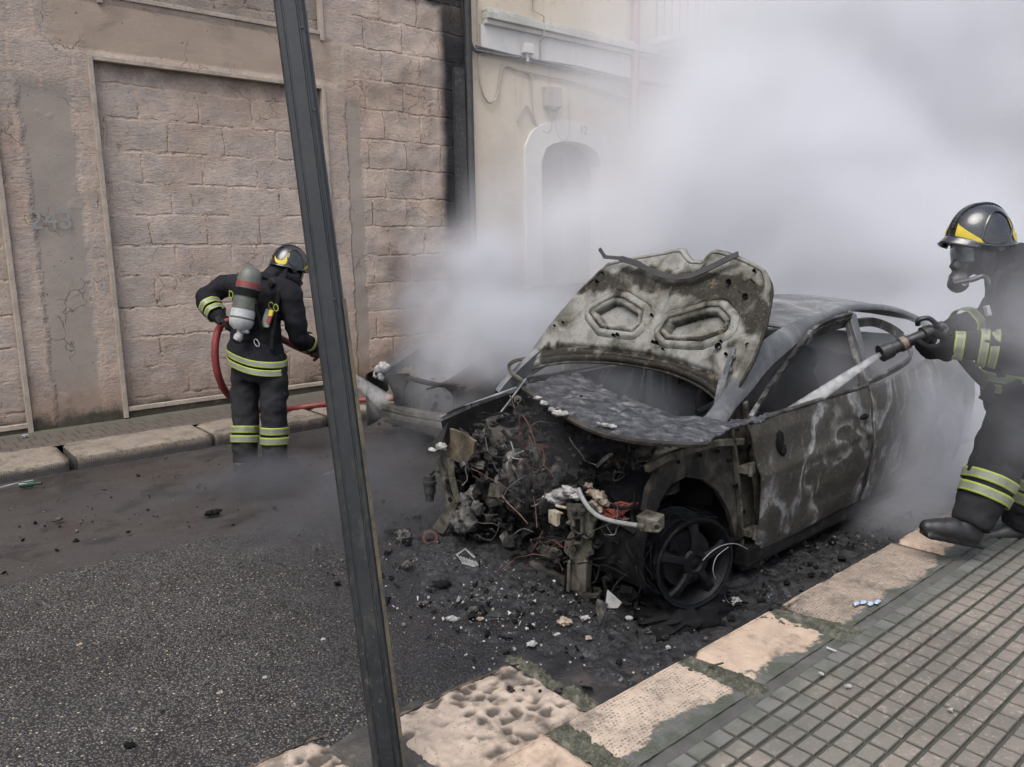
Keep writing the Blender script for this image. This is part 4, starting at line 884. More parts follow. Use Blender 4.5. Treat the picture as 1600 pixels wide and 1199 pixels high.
dark1 = [hp(*p) for p in ((905, 446), (960, 436), (1040, 436), (1085, 440), (1130, 452), (1165, 470), (1185, 500))]
dark2 = [hp(*p) for p in ((850, 550), (930, 553), (1010, 562), (1080, 585), (1115, 612))]
b = MB(); NU, NV = 190, 150; hg = []; vs = []
for j in range(NV + 1):
    for i in range(NU + 1):
        u, v = i / NU, j / NV; p = coons(u, v); h = 0.0
        eu = min(u, 1 - u) * 1.3; ev = min(v, (1 - v)) * .85; e = min(eu, ev)
        h -= .016 * sst(.030, .022, e)                                   # outer skin shows as a step round the rim
        h += .010 * (sst(.05, .04, e) - sst(.036, .03, e))
        for hx in hexes:
            d = sdpoly(p, hx)
            h += -.042 * sst(.005, -.007, d) + .012 * (sst(-.004, .004, d) - sst(.012, .020, d)) + .014 * (sst(.030, .038, d) - sst(.050, .062, d)) - .006 * (sst(.062, .068, d) - sst(.074, .082, d))
        dl = sdline(p, lineA); h -= .016 * sst(.022, .008, dl); 
        dm = sdline(p, midl); h += .010 * sst(.05, .03, dm) * sst(.2, .3, v) * 0.6
        h -= .020 * sst(.13, .02, v) * (1 - sst(.03, .0, v) * .6)
        dp = sdpoly(p, patch); h -= .014 * sst(.004, -.006, dp)
        h += .004 * fbm((p[0], p[1], 0), 7, 4)
        bulge = -.035 * (1 - (2 * u - 1) ** 2) * .6 - .03 * (2 * v - 1) ** 2
        q = HP + HD * p[1] + Vector((0, p[0] - HP.y, 0)) + HNn * (h + bulge)
        vs.append(q)
        n_ = .05 * fbm((p[0], p[1], 3), 9, 4)
        k = .75 * sst(.085 + n_, .03 + n_, sdline(p, dark1) - .02) + .9 * sst(.05 + n_, .015 + n_, sdline(p, dark2) - .015) + 1.1 * sst(.004, -.004, dp) + .3 * sst(.03, .0, dl)
        for hx in hexes:
            d = sdpoly(p, hx); k += .55 * (sst(.006, .012, d) - sst(.030, .040, d)) - .15 * sst(0, -.02, d) + .5 * (sst(-.012, -.004, d) - sst(0, .004, d))
        k += .5 * sst(.1, -.4, fbm((p[0], p[1], 7), 3.5, 4)) * sst(.62, .8, u) * sst(.5, .3, v)
        k += .55 * sst(.02, .0, e) + .35 * sst(-.05, .45, fbm((p[0], p[1], 11), 2.6, 5)); hg.append(min(1.2, k))
b.add(vs, [(j * (NU + 1) + i, (j + 1) * (NU + 1) + i, (j + 1) * (NU + 1) + i + 1, j * (NU + 1) + i + 1) for j in range(NV) for i in range(NU)]); b.col = hg
hood = b.build('hood', M_HOOD, car, smooth=True, angle=180, solid=.012)
hood.modifiers['thickness'].offset = -1
def hq(x, y, off): q = onp(x, y, HP, HN); return q + HNn * off
b = MB()
L = [(943, 396), (952, 407), (975, 409), (1003, 418), (1030, 432), (1060, 439), (1085, 436), (1112, 424), (1140, 410), (1157, 402)]
q = [hq(x, y, .03 + .012 * (1 - i / 9)) for i, (x, y) in enumerate(L)]
for i in range(len(q) - 1): b.bar(q[i], q[i + 1] + (q[i + 1] - q[i]) * .06, (.020, .022, .036, .030, .036, .034, .038, .038, .036)[i], .006, HNn)
b.bar(hq(943, 394, .04), hq(951, 408, .04), .02, .008, HNn)
b.build('latch_strip', M_BLACK, hood)
b = MB()
for (x, y, r_) in ((934, 441, .010), (943, 428, .006), (1140, 442, .013), (1166, 465, .014), (1124, 543, .017), (1136, 555, .008), (1128, 535, .006), (1170, 541, .010), (868, 510, .006), (881, 505, .006), (960, 525, .009), (966, 524, .009), (1027, 537, .011), (1022, 536, .009), (1020, 494, .008), (1037, 547, .006), (1180, 425, .008), (1140, 407, .005)):
    c_ = hq(x, y, .012); b.lathe(c_, HNn, [(-.03, 0), (-.004, r_), (.006, r_ * 1.1)], 10)
b.build_each('bolt_hole', M_DIRTY, hood)
b = MB()
for (x, y) in ((1094, 560), (1083, 566)): b.lathe(hq(1148 + (x - 1094) * .5, y + (0 if x > 1090 else 14), .012), HNn, [(0, .014), (.008, .014), (.008, .007), (.016, .007), (.016, 0)], 10)
b.bar(hq(1148, 545, .012), hq(1134, 600, .03), .03, .008, HNn); b.bar(hq(1134, 598, .03), ony(1120, 640, 2.22), .045, .008, HNn); b.bar(ony(1120, 640, 2.22), ony(1090, 660, 2.30), .04, .01); b.bar(ony(1092, 658, 2.3), ony(1072, 690, 2.36), .045, .012, (-1, 0, 0))
b.build('hinge', M_PALE, car, bevel=.003)
b = MB(); b.tube(spline([hq(822, 560, -.0), ony(803, 565, 3.66), ony(795, 573, 3.68), ony(800, 583, 3.66), ony(812, 592, 3.6), ony(824, 600, 3.56)], 6), .013, 8, flat=.5); b.build('hinge', M_SHELL, car, smooth=True)
# seats and wheel inside
M_SEAT = M_DIRTY
for yc in (2.58, 3.28):
    b = MB(); b.blob((4.25, yc, .34), (.26, .23, .10), .15, 1, 10); b.blob((4.50, yc, .62), (.09, .22, .36), .14, 2, 12); b.blob((4.56, yc, 1.0), (.05, .11, .09), .15, 3, 8); b.build('seat', M_SEAT, car, smooth=True, angle=180)
b = MB(); b.blob((5.35, 2.93, .62), (.14, .62, .34), .08, 2, 14); b.blob((5.15, 2.93, .36), (.3, .6, .12), .1, 4, 12); b.build('rear_bench', M_SEAT, car, smooth=True, angle=180)
b = MB(); b.tube([Vector((3.72, 2.58, .84)) + Vector((.06 * math.sin(a), .16 * math.cos(a), .14 * math.sin(a))) for a in np.linspace(0, 6.28, 25)], .012, 6); b.tube([(3.72, 2.58, .84), (3.5, 2.58, .8)], .02, 6); b.build('steering_wheel', M_BLACK, car, smooth=True)
# wheels: bare burnt rims
def wheel(c, ax, name_par):
    c = Vector(c); ax = Vector(ax).normalized(); up = Vector((0, 0, 1)); sd = ax.cross(up).normalized(); up = sd.cross(ax)
    b = MB(); R0 = .212
    prof = [(.0, R0 - .012), (.004, R0), (-.006, R0 + .003), (-.014, R0 - .004), (-.022, R0 - .022), (-.06, R0 - .030), (-.10, R0 - .042), (-.15, R0 - .034), (-.185, R0 - .020), (-.195, R0 + .001), (-.205, R0 + .001), (-.207, R0 - .012), (-.18, R0 - .035), (-.10, R0 - .055), (-.03, R0 - .036), (-.004, R0 - .014)]
    b.lathe(c, ax, prof, 56, up=up)
    w_ = b.build('wheel', M_RIM, name_par, smooth=True, angle=50)
    b = MB(); nsp = 5
    prof2 = [(-.008, .030), (.002, .040), (.0, .062), (-.012, .07)]
    b.lathe(c, ax, [(.0, 0)] + prof2, 30, up=up)
    for k in range(nsp):
        a = 2 * math.pi * k / nsp + math.radians(90); r_ = up * math.sin(a) + sd * math.cos(a); t_ = ax.cross(r_)
        q = []
        for rr, wd, dp_ in ((.045, .052, .0), (.09, .040, .004), (.14, .042, -.002), (.185, .062, -.016), (.20, .085, -.022)):
            q.append([c + r_ * rr + t_ * wd * .5 + ax * (dp_ - .012), c + r_ * rr + t_ * wd * .3 + ax * dp_, c + r_ * rr - t_ * wd * .3 + ax * dp_, c + r_ * rr - t_ * wd * .5 + ax * (dp_ - .012), c + r_ * rr - t_ * wd * .4 + ax * (dp_ - .03), c + r_ * rr + t_ * wd * .4 + ax * (dp_ - .03)])
        b.add([p for r in q for p in r], [(i * 6 + j, i * 6 + (j + 1) % 6, (i + 1) * 6 + (j + 1) % 6, (i + 1) * 6 + j) for i in range(4) for j in range(6)])
    b.build('spokes', M_RIM, w_, smooth=True, angle=40)
    b = MB(); b.lathe(c, ax, [(-.07, 0), (-.07, .135), (-.085, .14), (-.095, .135), (-.095, 0)], 32, up=up); b.blob(c - ax * .1 + up * .08 + sd * .08, (.05, .05, .05), .3, 3, 8); b.build('brake_disc', M_SHELLD, w_, smooth=True, angle=40)
    b = MB()      # steel cords and char left of the tyre, at the bottom
    for k in range(26):
        a0 = random.uniform(180, 360); pts = []
        for t in range(9):
            a = math.radians(a0 + t * random.uniform(10, 22)); rr = R0 + random.uniform(.0, .03) + (.02 if t in (3, 4, 5) else 0)
            q = c + up * math.sin(a) * rr + sd * math.cos(a) * rr - ax * (random.uniform(0, .2)); q.z = max(q.z, .012); pts.append(q)
        b.tube(spline(pts, 3), .0014, 4, cap=False)
    b.build('tyre_cord', M_RIM, w_)
    b = MB(); c2 = Vector((c.x, c.y, .02)) - ax * .08
    b.blob(c2, (.26, .17, .055), .5, c.x, 14, 2.5, flat_bottom=True); b.build('tyre_ash', M_DIRTY, w_, smooth=True, angle=180)
    return w_
a14 = math.radians(15)
wheel((2.80, 2.05, .282), (-math.sin(a14), -math.cos(a14), 0), car)
wheel((2.86, 3.72, .282), (math.sin(a14), math.cos(a14), 0), car)
wheel((5.45, 2.10, .282), (0, -1, 0), car); wheel((5.45, 3.76, .282), (0, 1, 0), car)
b = MB(); b.tube(spline([ony(1098, 876, 2.0), ony(1112, 862, 1.99), ony(1130, 852, 1.98), ony(1150, 850, 1.98), ony(1168, 858, 1.99)], 6), .0022, 5); b.tube(spline([ony(1118, 905, 1.98), ony(1114, 890, 1.98), ony(1120, 870, 1.98), ony(1138, 855, 1.98)], 6), .002, 5); b.build_each('loose_wire', M_PIPE, car, smooth=True)

# ------------------------------------------------------------------ engine bay wreckage
rnd = random.Random(11)
def RV(a): return Vector((rnd.uniform(-a, a), rnd.uniform(-a, a), rnd.uniform(-a, a)))
def RM(): return Matrix.Rotation(rnd.uniform(-.9, .9), 3, 'X') @ Matrix.Rotation(rnd.uniform(-.9, .9), 3, 'Y') @ Matrix.Rotation(rnd.uniform(0, 3), 3, 'Z')
b = MB(); b.box((2.92, 3.0, .38), (.40, .62, .40), jit=.02); b.box((2.95, 3.0, .60), (.30, .52, .10), jit=.02)
for k in range(9): b.box((2.72, 2.74 + k * .065, .38), (.03, .018, .34), jit=.004)
b.lathe((2.80, 2.70, .35), (0, -1, 0), [(0, .15), (.04, .15), (.06, .10), (.12, .09), (.14, 0)], 20); b.build('engine_block', M_ENG, car, bevel=.008)
b = MB()
for k in range(4): b.tube(spline([(2.74, 2.82 + k * .12, .56), (2.66, 2.82 + k * .12, .60), (2.62, 2.83 + k * .115, .54), (2.66, 2.86 + k * .10, .42)], 5), .026, 9)
b.tube([(2.66, 2.75, .43), (2.66, 3.3, .43)], .035, 10); b.build('manifold', M_ENGL, car, smooth=True)
for (x, y, X, r_, m_) in ((713, 703, 2.66, .055, M_ENG), (742, 712, 2.70, .04, M_ENGL), (836, 770, 2.62, .06, M_ENG), (800, 785, 2.60, .05, M_ENG), (870, 735, 2.75, .075, M_ENGL), (768, 778, 2.6, .05, M_SHELLD)):
    b = MB(); b.lathe(onx(x, y, X), (-1, -.2, 0), [(-.06, r_ * .9), (0, r_), (.008, r_), (.010, r_ * .86), (.002, r_ * .8), (.002, r_ * .4), (.014, r_ * .36), (.014, 0)], 22); b.build('pulley', m_, car, smooth=True, angle=30)
b = MB(); c_ = onx(962, 742, 3.0)
for r_ in (.10, .085, .066): b.lathe(c_, (-1, -.1, .3), [(-.05, r_), (0, r_ * 1.02), (.006, r_ * .96), (-.01, r_ * .9)], 26)
b.build('brake_booster', M_RIM, car, smooth=True, angle=35)
b = MB(); b.plate(PX([(846, 738), (880, 728), (898, 742), (896, 764), (872, 776), (848, 770)], 2.80), .05, (1, 0, 0)); b.build('air_box', M_SHELL, car, bevel=.01)
b = MB(); b.plate(PX([(766, 755), (790, 762), (782, 778), (762, 776)], 2.56), .006, (1, 0, 0)); b.build('heat_shield', M_KHAKI, car)
b = MB(); c_ = onx(862, 856, 2.62); b.lathe(c_, (0, -.1, 1), [(-.03, 0), (-.03, .06), (.03, .062), (.032, .055), (.0, .05)], 24); b.build('filter_housing', M_SHELL, car, smooth=True, angle=40)
b = MB(); b.plate(PX([(780, 838), (790, 828), (800, 850), (788, 856)], 2.55), .004, (1, 0, 0)); b.plate(PX([(822, 700), (830, 692), (842, 716), (836, 724)], 2.6), .006, (1, 0, 0)); b.build_each('torn_plate', M_ENGL, car)
# cables
def cables(name, m_, box, n, r_, wig, seed):
    R = random.Random(seed); b = MB()
    for k in range(n):
        x0, y0, x1, y1, X0, X1 = box; p = onx(R.uniform(x0, x1), R.uniform(y0, y1), R.uniform(X0, X1)); pts = [p]; d = Vector((R.uniform(-.3, .3), R.uniform(-1, 1), R.uniform(-.7, .5))).normalized()
        for t in range(R.randint(3, 6)):
            d = (d + Vector((R.uniform(-wig, wig), R.uniform(-wig, wig), R.uniform(-wig, wig)))).normalized(); pts.append(pts[-1] + d * R.uniform(.03, .07))
        b.tube(spline(pts, 4), R.uniform(r_ * .6, r_ * 1.2), 5)
    return b.build(name, m_, car, smooth=True, kind='stuff')
cables('wiring', M_WIRE, (806, 690, 850, 742, 2.56, 2.62), 13, .0034, .5, 3)
cables('wiring', M_WIRE, (760, 765, 840, 782, 2.55, 2.6), 3, .004, .3, 4)
cables('wiring', M_WIRE, (840, 820, 890, 880, 2.5, 2.6), 6, .003, .8, 5)
cables('tangled_hose', M_ENG, (700, 690, 1000, 860, 2.55, 2.95), 55, .010, .8, 6)
cables('wiring', M_ENGL, (700, 680, 990, 850, 2.5, 2.9), 60, .0028, .9, 7)
cables('tangled_hose', M_DIRTY, (900, 800, 1010, 930, 2.55, 2.75), 30, .006, .9, 8)
b = MB(); b.tube(spline([onx(798, 690, 2.54), onx(802, 704, 2.53), onx(800, 715, 2.53), onx(816, 718, 2.52)], 4), .0035, 6); b.tube([onx(802, 712, 2.53), onx(818, 705, 2.5)], .0035, 6); b.build('bent_rod', M_PIPE, car, smooth=True)
# crusted remains
def rubble(name, m_, n, fn, s0, s1, seed, kind=None, par=car):
    R = random.Random(seed); b = MB()
    for k in range(n):
        p = fn(R); t = R.random(); sz = s0 * (s1 / s0) ** (R.random() ** 1.8)
        rm = Matrix.Rotation(R.uniform(-1, 1), 3, 'X') @ Matrix.Rotation(R.uniform(-1, 1), 3, 'Y') @ Matrix.Rotation(R.uniform(0, 6), 3, 'Z')
        if t < .34: b.box(p, (sz * R.uniform(.5, 1.8), sz * R.uniform(.3, 1.2), sz * R.uniform(.15, .8)), rm, jit=sz * .16)
        elif t < .5: b.lathe(p, rm @ Vector((0, 0, 1)), [(0, 0), (0, sz * .5), (sz * .5, sz * .48), (sz * .52, sz * .25), (sz * .9, sz * .22), (sz * .9, 0)], 9)
        elif t < .66: b.tube([p, p + rm @ Vector((sz, .2 * sz, 0)), p + rm @ Vector((sz * 1.9, -.1 * sz, .4 * sz))], sz * R.uniform(.07, .2), 6)
        elif t < .8:
            k_ = R.randint(3, 5); b.plate([p + rm @ Vector((sz * R.uniform(.5, 1) * math.cos(6.28 * i / k_), sz * R.uniform(.5, 1) * math.sin(6.28 * i / k_), 0)) for i in range(k_)], sz * .07, rm @ Vector((0, 0, 1)))
        else: b.blob(p, (sz * .6, sz * .6, sz * .45), .7, R.uniform(0, 50), 6, 2.2)
    return b.build(name, m_, par, kind=kind)
def top_of_engine(R):
    x = R.uniform(2.58, 3.1); y = R.uniform(2.5, 3.6); return Vector((x, y, .52 + .16 * (x - 2.5) + .07 * R.gauss(0, 1) + (.06 if y > 3.2 else 0)))
rubble('engine_remains', M_ENG, 300, top_of_engine, .02, .085, 21, 'stuff')
rubble('engine_remains', M_ENGL, 110, top_of_engine, .012, .05, 22, 'stuff')
rubble('engine_remains', M_SHELL, 70, top_of_engine, .02, .09, 25, 'stuff')
def face_of_engine(R): return Vector((R.uniform(2.56, 2.72), R.uniform(2.62, 3.6), R.uniform(.06, .5)))
rubble('engine_remains', M_ENG, 200, face_of_engine, .02, .09, 23, 'stuff')
rubble('engine_remains', M_ENGL, 60, face_of_engine, .012, .06, 24, 'stuff')
def by_wheel(R): return Vector((R.uniform(2.58, 2.85), R.uniform(2.25, 2.6), R.uniform(.03, .55)))
rubble('engine_remains', M_DIRTY, 130, by_wheel, .02, .08, 26, 'stuff')
b = MB()
for k, (x, y, X, r_) in enumerate(((715, 812, 2.5, .05), (728, 806, 2.5, .045), (722, 822, 2.48, .04), (735, 818, 2.5, .04), (745, 795, 2.55, .035), (725, 785, 2.55, .05), (742, 770, 2.6, .04))): b.blob(onx(x, y, X), (r_, r_, r_ * 1.1), .5, k * 3.1, 10, 2)
b.build('melted_alloy', M_ENGL, car, smooth=True, angle=180)
b = MB(); b.bar(onz(878, 905, .05), onz(925, 935, .04), .05, .03); b.bar(onz(830, 880, .06), onz(885, 908, .05), .03, .03); b.lathe(onz(925, 928, .05), (0, 0, 1), [(0, .05), (.02, .05), (.02, .03), (0, .03)], 16); b.build('radiator_support', M_SHELL, car, bevel=.005)

# ================================================================== second wreck by the far kerb
c2 = thing('burnt_car', (5.2, 5.6, 0), 'burnt-out car at the far kerb with bare bumper beam, mostly hidden by smoke', 'car')
X2, Y2 = 3.46, 5.6
b = MB(); q = [onx(x, y, X2) for x, y in ((556, 622), (580, 634), (615, 643), (650, 651), (698, 660))]
q[0].x += .16; q[1].x += .05; q[4].x += .02
sq = spline(q, 6); R_ = []
for i, p in enumerate(sq):
    R_.append([p + Vector(d) for d in ((0, 0, .05), (-.035, 0, .045), (-.04, 0, .012), (-.02, 0, .004), (-.02, 0, -.004), (-.04, 0, -.012), (-.035, 0, -.05), (.02, 0, -.055), (.05, 0, -.05), (.05, 0, .05))])
b.add([v for r in R_ for v in r], [(i * 10 + j, i * 10 + (j + 1) % 10, (i + 1) * 10 + (j + 1) % 10, (i + 1) * 10 + j) for i in range(len(R_) - 1) for j in range(10)] + [tuple(range(10)), tuple(range(len(R_) * 10 - 10, len(R_) * 10))])
b.build('bumper_beam', M_KHAKI, c2, smooth=True, angle=40)
b = MB(); q = [onx(x, y, X2 + .05) for x, y in ((596, 582), (612, 588), (628, 587), (650, 594), (680, 601), (704, 603), (724, 606))]
sq = spline(q, 4)
for i in range(len(sq) - 1): b.bar(sq[i], sq[i + 1], .06, .03)
b.bar(onx(668, 608, X2), onx(690, 602, X2), .03, .015); b.build('radiator_support', M_SHELL, c2, bevel=.004)
b = MB(); b.plate([onx(x, y, X2 + .02) for x, y in ((606, 584), (636, 584), (634, 598), (628, 612), (626, 634), (616, 634), (613, 614), (606, 598))], .03, (1, 0, 0)); b.bar(onx(620, 605, X2 - .01), onx(619, 634, X2 - .01), .012, .02)
b.build('lamp_bracket', M_SHELLD, c2, bevel=.005); b = MB(); b.bar(onx(675, 642, X2), onx(682, 630, X2), .03, .03); b.build('bumper_tab', M_SHELLD, c2, bevel=.005)
b = MB()
for k, (x, y, r_) in enumerate(((592, 578, .04), (600, 574, .045), (597, 588, .035), (588, 586, .03))): b.blob(onx(x, y, X2 + .02), (r_, r_, r_), .6, k, 9, 2)
b.build('ash_crust', M_ASHW, c2, smooth=True, angle=180)
def fender2(sgn):
    b = MB()
    def f(u, v):
        x = lerp(3.52, 4.6, u); zt = .64 + .17 * sst(0, .55, u) + .05 * u; a = v * 1.9
        y = Y2 + sgn * (.46 + .33 * math.sin(min(a, 1.57)) * (.72 + .28 * sst(0, .35, u))); z = zt - .10 * (1 - math.cos(min(a, 1.57))) - (max(0, a - 1.2)) * .62
        return (x, y, z)
    nu, nv = 30, 24; vs = [f(i / nu, j / nv) for j in range(nv + 1) for i in range(nu + 1)]; fs = []
    for j in range(nv):
        for i in range(nu):
            a_ = j * (nu + 1) + i; m_ = vs[a_]
            if math.hypot(m_[0] - 4.1, m_[2] - .25) < .36 and j > 10: continue
            fs.append((a_, a_ + 1, a_ + nu + 2, a_ + nu + 1))
    b.add(vs, fs); return b.build('fender', M_BLACK if sgn > 0 else M_SHELL, c2, smooth=True, solid=.008)
fender2(1); fender2(-1)
b = MB()
for sgn in (-1, 1):
    b.grid(lambda u, v: (lerp(4.6, 7.2, u), Y2 + sgn * (.80 - .03 * math.cos(v * 3)), lerp(.18, .88, v)), 20, 10); b.grid(lambda u, v: (4.6 + .9 * v + 1.3 * u, Y2 + sgn * (.78 - .2 * v), .88 + .42 * v), 1, 8)
b.grid(lambda u, v: (lerp(5.5, 6.8, u), Y2 + lerp(-.58, .58, v), 1.3 + .05 * math.sin(3.14 * v)), 8, 8); b.grid(lambda u, v: (lerp(6.8, 7.2, u), Y2 + lerp(-.6, .6, v), 1.3 - .42 * u), 4, 8)
b.grid(lambda u, v: (7.2, Y2 + lerp(-.8, .8, v), lerp(.18, .88, u)), 4, 8); b.grid(lambda u, v: (lerp(3.7, 4.7, u), Y2 + lerp(-.7, .7, v), lerp(.12, .16, u)), 4, 8)
b.build('body', M_SHELL, c2, smooth=True, solid=.01)
b = MB(); b.box((4.15, Y2, .4), (.55, .7, .4), jit=.05); b.grid(lambda u, v: (4.62, Y2 + lerp(-.7, .7, v), lerp(.15, .86, u)), 4, 8); b.build('engine_block', M_ENG, c2, bevel=.02)
rubble('engine_remains', M_ENG, 80, lambda R: Vector((R.uniform(3.7, 4.4), Y2 + R.uniform(-.6, .6), R.uniform(.4, .66))), .03, .1, 41, 'stuff', c2)
for sx, sy in ((4.1, -1), (4.1, 1), (6.6, -1), (6.6, 1)):
    wheel((sx, Y2 + sy * .74, .282), (0, sy, 0), c2)
# ================================================================== firefighters
def m_cloth(name, a, b_, sc=9):
    s = S(name); n1 = s.noise(sc, 5, .6); n2 = s.noise(sc * 30, 2, .5)
    col = s.mix(s.mr(n1, .35, .7), a, b_); col = s.mix(s.mr(s.noise(3, 5, .7), .55, .72, 0, .5), col, tuple(min(1, c * 2.2 + .012) for c in b_))
    return s.done(col, .82, normal=s.bump(s.m('ADD', n2, s.m('MULTIPLY', n1, 3)), .25, .003), spec=.15)
M_SUIT = m_cloth('navy_turnout_cloth', (0.0072, 0.0074, 0.0094), (0.0116, 0.0121, 0.0149)); M_TROU = m_cloth('dark_trousers', (0.0144, 0.0150, 0.0168), (0.0216, 0.0216, 0.0240))
M_GLOVE = m_cloth('black_glove', (0.0060, 0.0060, 0.0066), (0.0108, 0.0108, 0.0114), 20); M_STRAP = m_cloth('black_webbing', (0.0048, 0.0048, 0.0054), (0.0084, 0.0084, 0.0090), 30)
M_BOOT = m_metal('black_boot', (0.0084, 0.0084, 0.0091), (0.0154, 0.0154, 0.0161), .45, .3, 12)
M_LIME = m_metal('lime_tape', (0.2760, 0.3180, 0.0510), (0.2280, 0.2640, 0.0420), .6, .35, 12); M_SILV = m_metal('silver_tape', (0.1800, 0.1950, 0.1440), (0.1410, 0.1530, 0.1080), .4, .3, 12)
M_LINE = M_STRAP
def m_gloss(name, c, rough=.16, coat=.6):
    s = S(name); n = s.noise(14, 4, .6); return s.done(s.mix(s.mr(n, .5, .75, 0, .6), c, tuple(q * 1.6 + .01 for q in c)), s.mr(n, .3, .7, rough, rough + .2), coat=coat)
M_HELM = m_gloss('black_helmet', (0.010, 0.011, 0.014)); M_RUBB = m_gloss('mask_rubber', (0.012, 0.012, 0.013), .35, .1); M_VIS = m_gloss('visor', (0.10, 0.108, 0.115), .06, .9)  # visor grey is lightened to put a reflection into its colour
M_YELL = m_metal('yellow_mark', (0.5600, 0.4240, 0.0280), (0.4800, 0.3600, 0.0240), .5, .2, 12); M_CHROME = m_metal('chromed_brass', (0.3600, 0.3600, 0.3600), (0.2560, 0.2560, 0.2640), .3, .3, 20)
M_TANK = m_metal('grey_green_tank', (0.0930, 0.0990, 0.0840), (0.0690, 0.0732, 0.0630), .5, .4, 10); M_REDP = m_metal('red_paint', (0.2040, 0.0300, 0.0270), (0.1560, 0.0270, 0.0240), .5, .5, 14); M_LABEL = m_metal('white_label', (0.3900, 0.3975, 0.3975), (0.3000, 0.3075, 0.3075), .5, .4, 18)
M_SKIN = m_metal('skin', (0.42, 0.26, 0.19), (0.36, 0.22, 0.16), .5, .1, 10)

def sculpt(name, mb, mats, parent, voxel=.014, it=6, wr=.006, ws=9.0, seed=0, pick=None, seg=()):
    """fuse overlapping volumes into one continuous skin, then crease the cloth"""
    me = bpy.data.meshes.new('tmp'); me.from_pydata(mb.v, [], mb.f)
    bm = bmesh.new(); bm.from_mesh(me); bmesh.ops.recalc_face_normals(bm, faces=bm.faces); bm.to_mesh(me); bm.free()
    o = bpy.data.objects.new('tmp', me); COL.objects.link(o)
    m1 = o.modifiers.new('r', 'REMESH'); m1.mode = 'VOXEL'; m1.voxel_size = voxel
    m2 = o.modifiers.new('s', 'SMOOTH'); m2.iterations = it; m2.factor = .5
    bpy.context.view_layer.update(); ev = o.evaluated_get(bpy.context.evaluated_depsgraph_get()); me2 = bpy.data.meshes.new_from_object(ev)
    bpy.data.objects.remove(o); bpy.data.meshes.remove(me)
    out = MB(); no = [v.normal.copy() for v in me2.vertices]; co = [v.co.copy() for v in me2.vertices]
    for p, n_ in zip(co, no):
        q = Vector((p.x, p.y, p.z * 1.7)); f = fbm(q, ws, 3, seed); f2 = 1 - abs(fbm(q, ws * .62, 2, seed + 5)) * 2.2
        out.v.append(tuple(p + n_ * (wr * (f * .8 + f2 * .5))))
    for pl in me2.polygons: out.f.append(tuple(pl.vertices)); out.mi.append(pick(pl.center) if pick else 0)
    bpy.data.meshes.remove(me2)
    return out.build(name, mats, parent, smooth=True, angle=180)
def limb(b, pts, n=14, ends=(0, -1)):
    """pts = [(point, radius)...]: a tapering tube with round joints"""
    sp = []; P = [Vector(p) for p, r in pts]; R = [r for p, r in pts]; q = spline(P, 6)
    rr = []
    for i in range(len(q)):
        f = i / 6; k = min(int(f), len(R) - 2); rr.append(lerp(R[k], R[k + 1], sst(0, 1, f - k)))
    b.tube(q, rr, n)
    for i in ends: b.blob(P[i], R[i] * .98, 0, 0, 8)
    return q, rr
def torso(b, rings, n=22):
    """rings = [(centre, half width, half depth, left vector, forward vector)]"""
    k = len(b.v); vs = []; 
    for c, w_, d_, Lv, Fv in rings:
        for i in range(n):
            a = 2 * math.pi * i / n; ca, sa = math.cos(a), math.sin(a); e = .8
            vs.append(Vector(c) + Lv * (w_ * math.copysign(abs(ca) ** e, ca)) + Fv * (d_ * math.copysign(abs(sa) ** e, sa)))
    fs = [(i * n + j, i * n + (j + 1) % n, (i + 1) * n + (j + 1) % n, (i + 1) * n + j) for i in range(len(rings) - 1) for j in range(n)]
    fs += [tuple(range(n))[::-1], tuple((len(rings) - 1) * n + j for j in range(n))]
    b.add(vs, fs)
def tape(name, a, c, ra, rc, par, mats=None, rows=((0, 0), (.16, 0), (.2, 1), (.8, 1), (.84, 0), (1, 0)), ell=None, off=.014, seed=0):
    """a reflective strip wrapped round a limb between two points of its axis"""
    a, c = Vector(a), Vector(c); d = (c - a).normalized(); u = d.orthogonal().normalized(); q = d.cross(u); n = 40; b = MB(); vs = []
    for t, m_ in rows:
        for k in range(n):
            an = 2 * math.pi * k / n
            if ell: r_ = ell[0] * (math.cos(an) * 1) ; e = ell[1] * math.cos(an) + ell[2] * math.sin(an); p = a.lerp(c, t) + e * (1 + (off + .004 * math.sin(an * 5 + seed)) / max(.05, e.length))
            else: p = a.lerp(c, t) + (u * math.cos(an) + q * math.sin(an)) * (lerp(ra, rc, t) + off + .004 * math.sin(an * 3 + seed) + .002 * math.sin(an * 7 + seed))
            vs.append(p)
    b.v = [tuple(v) for v in vs]
    for i in range(len(rows) - 1):
        for k in range(n): b.f.append((i * n + k, i * n + (k + 1) % n, (i + 1) * n + (k + 1) % n, (i + 1) * n + k)); b.mi.append(1 if rows[i][1] == 1 and rows[i + 1][1] == 1 else 0)
    return b.build(name, [M_LIME, M_SILV], par, smooth=True, solid=.003)
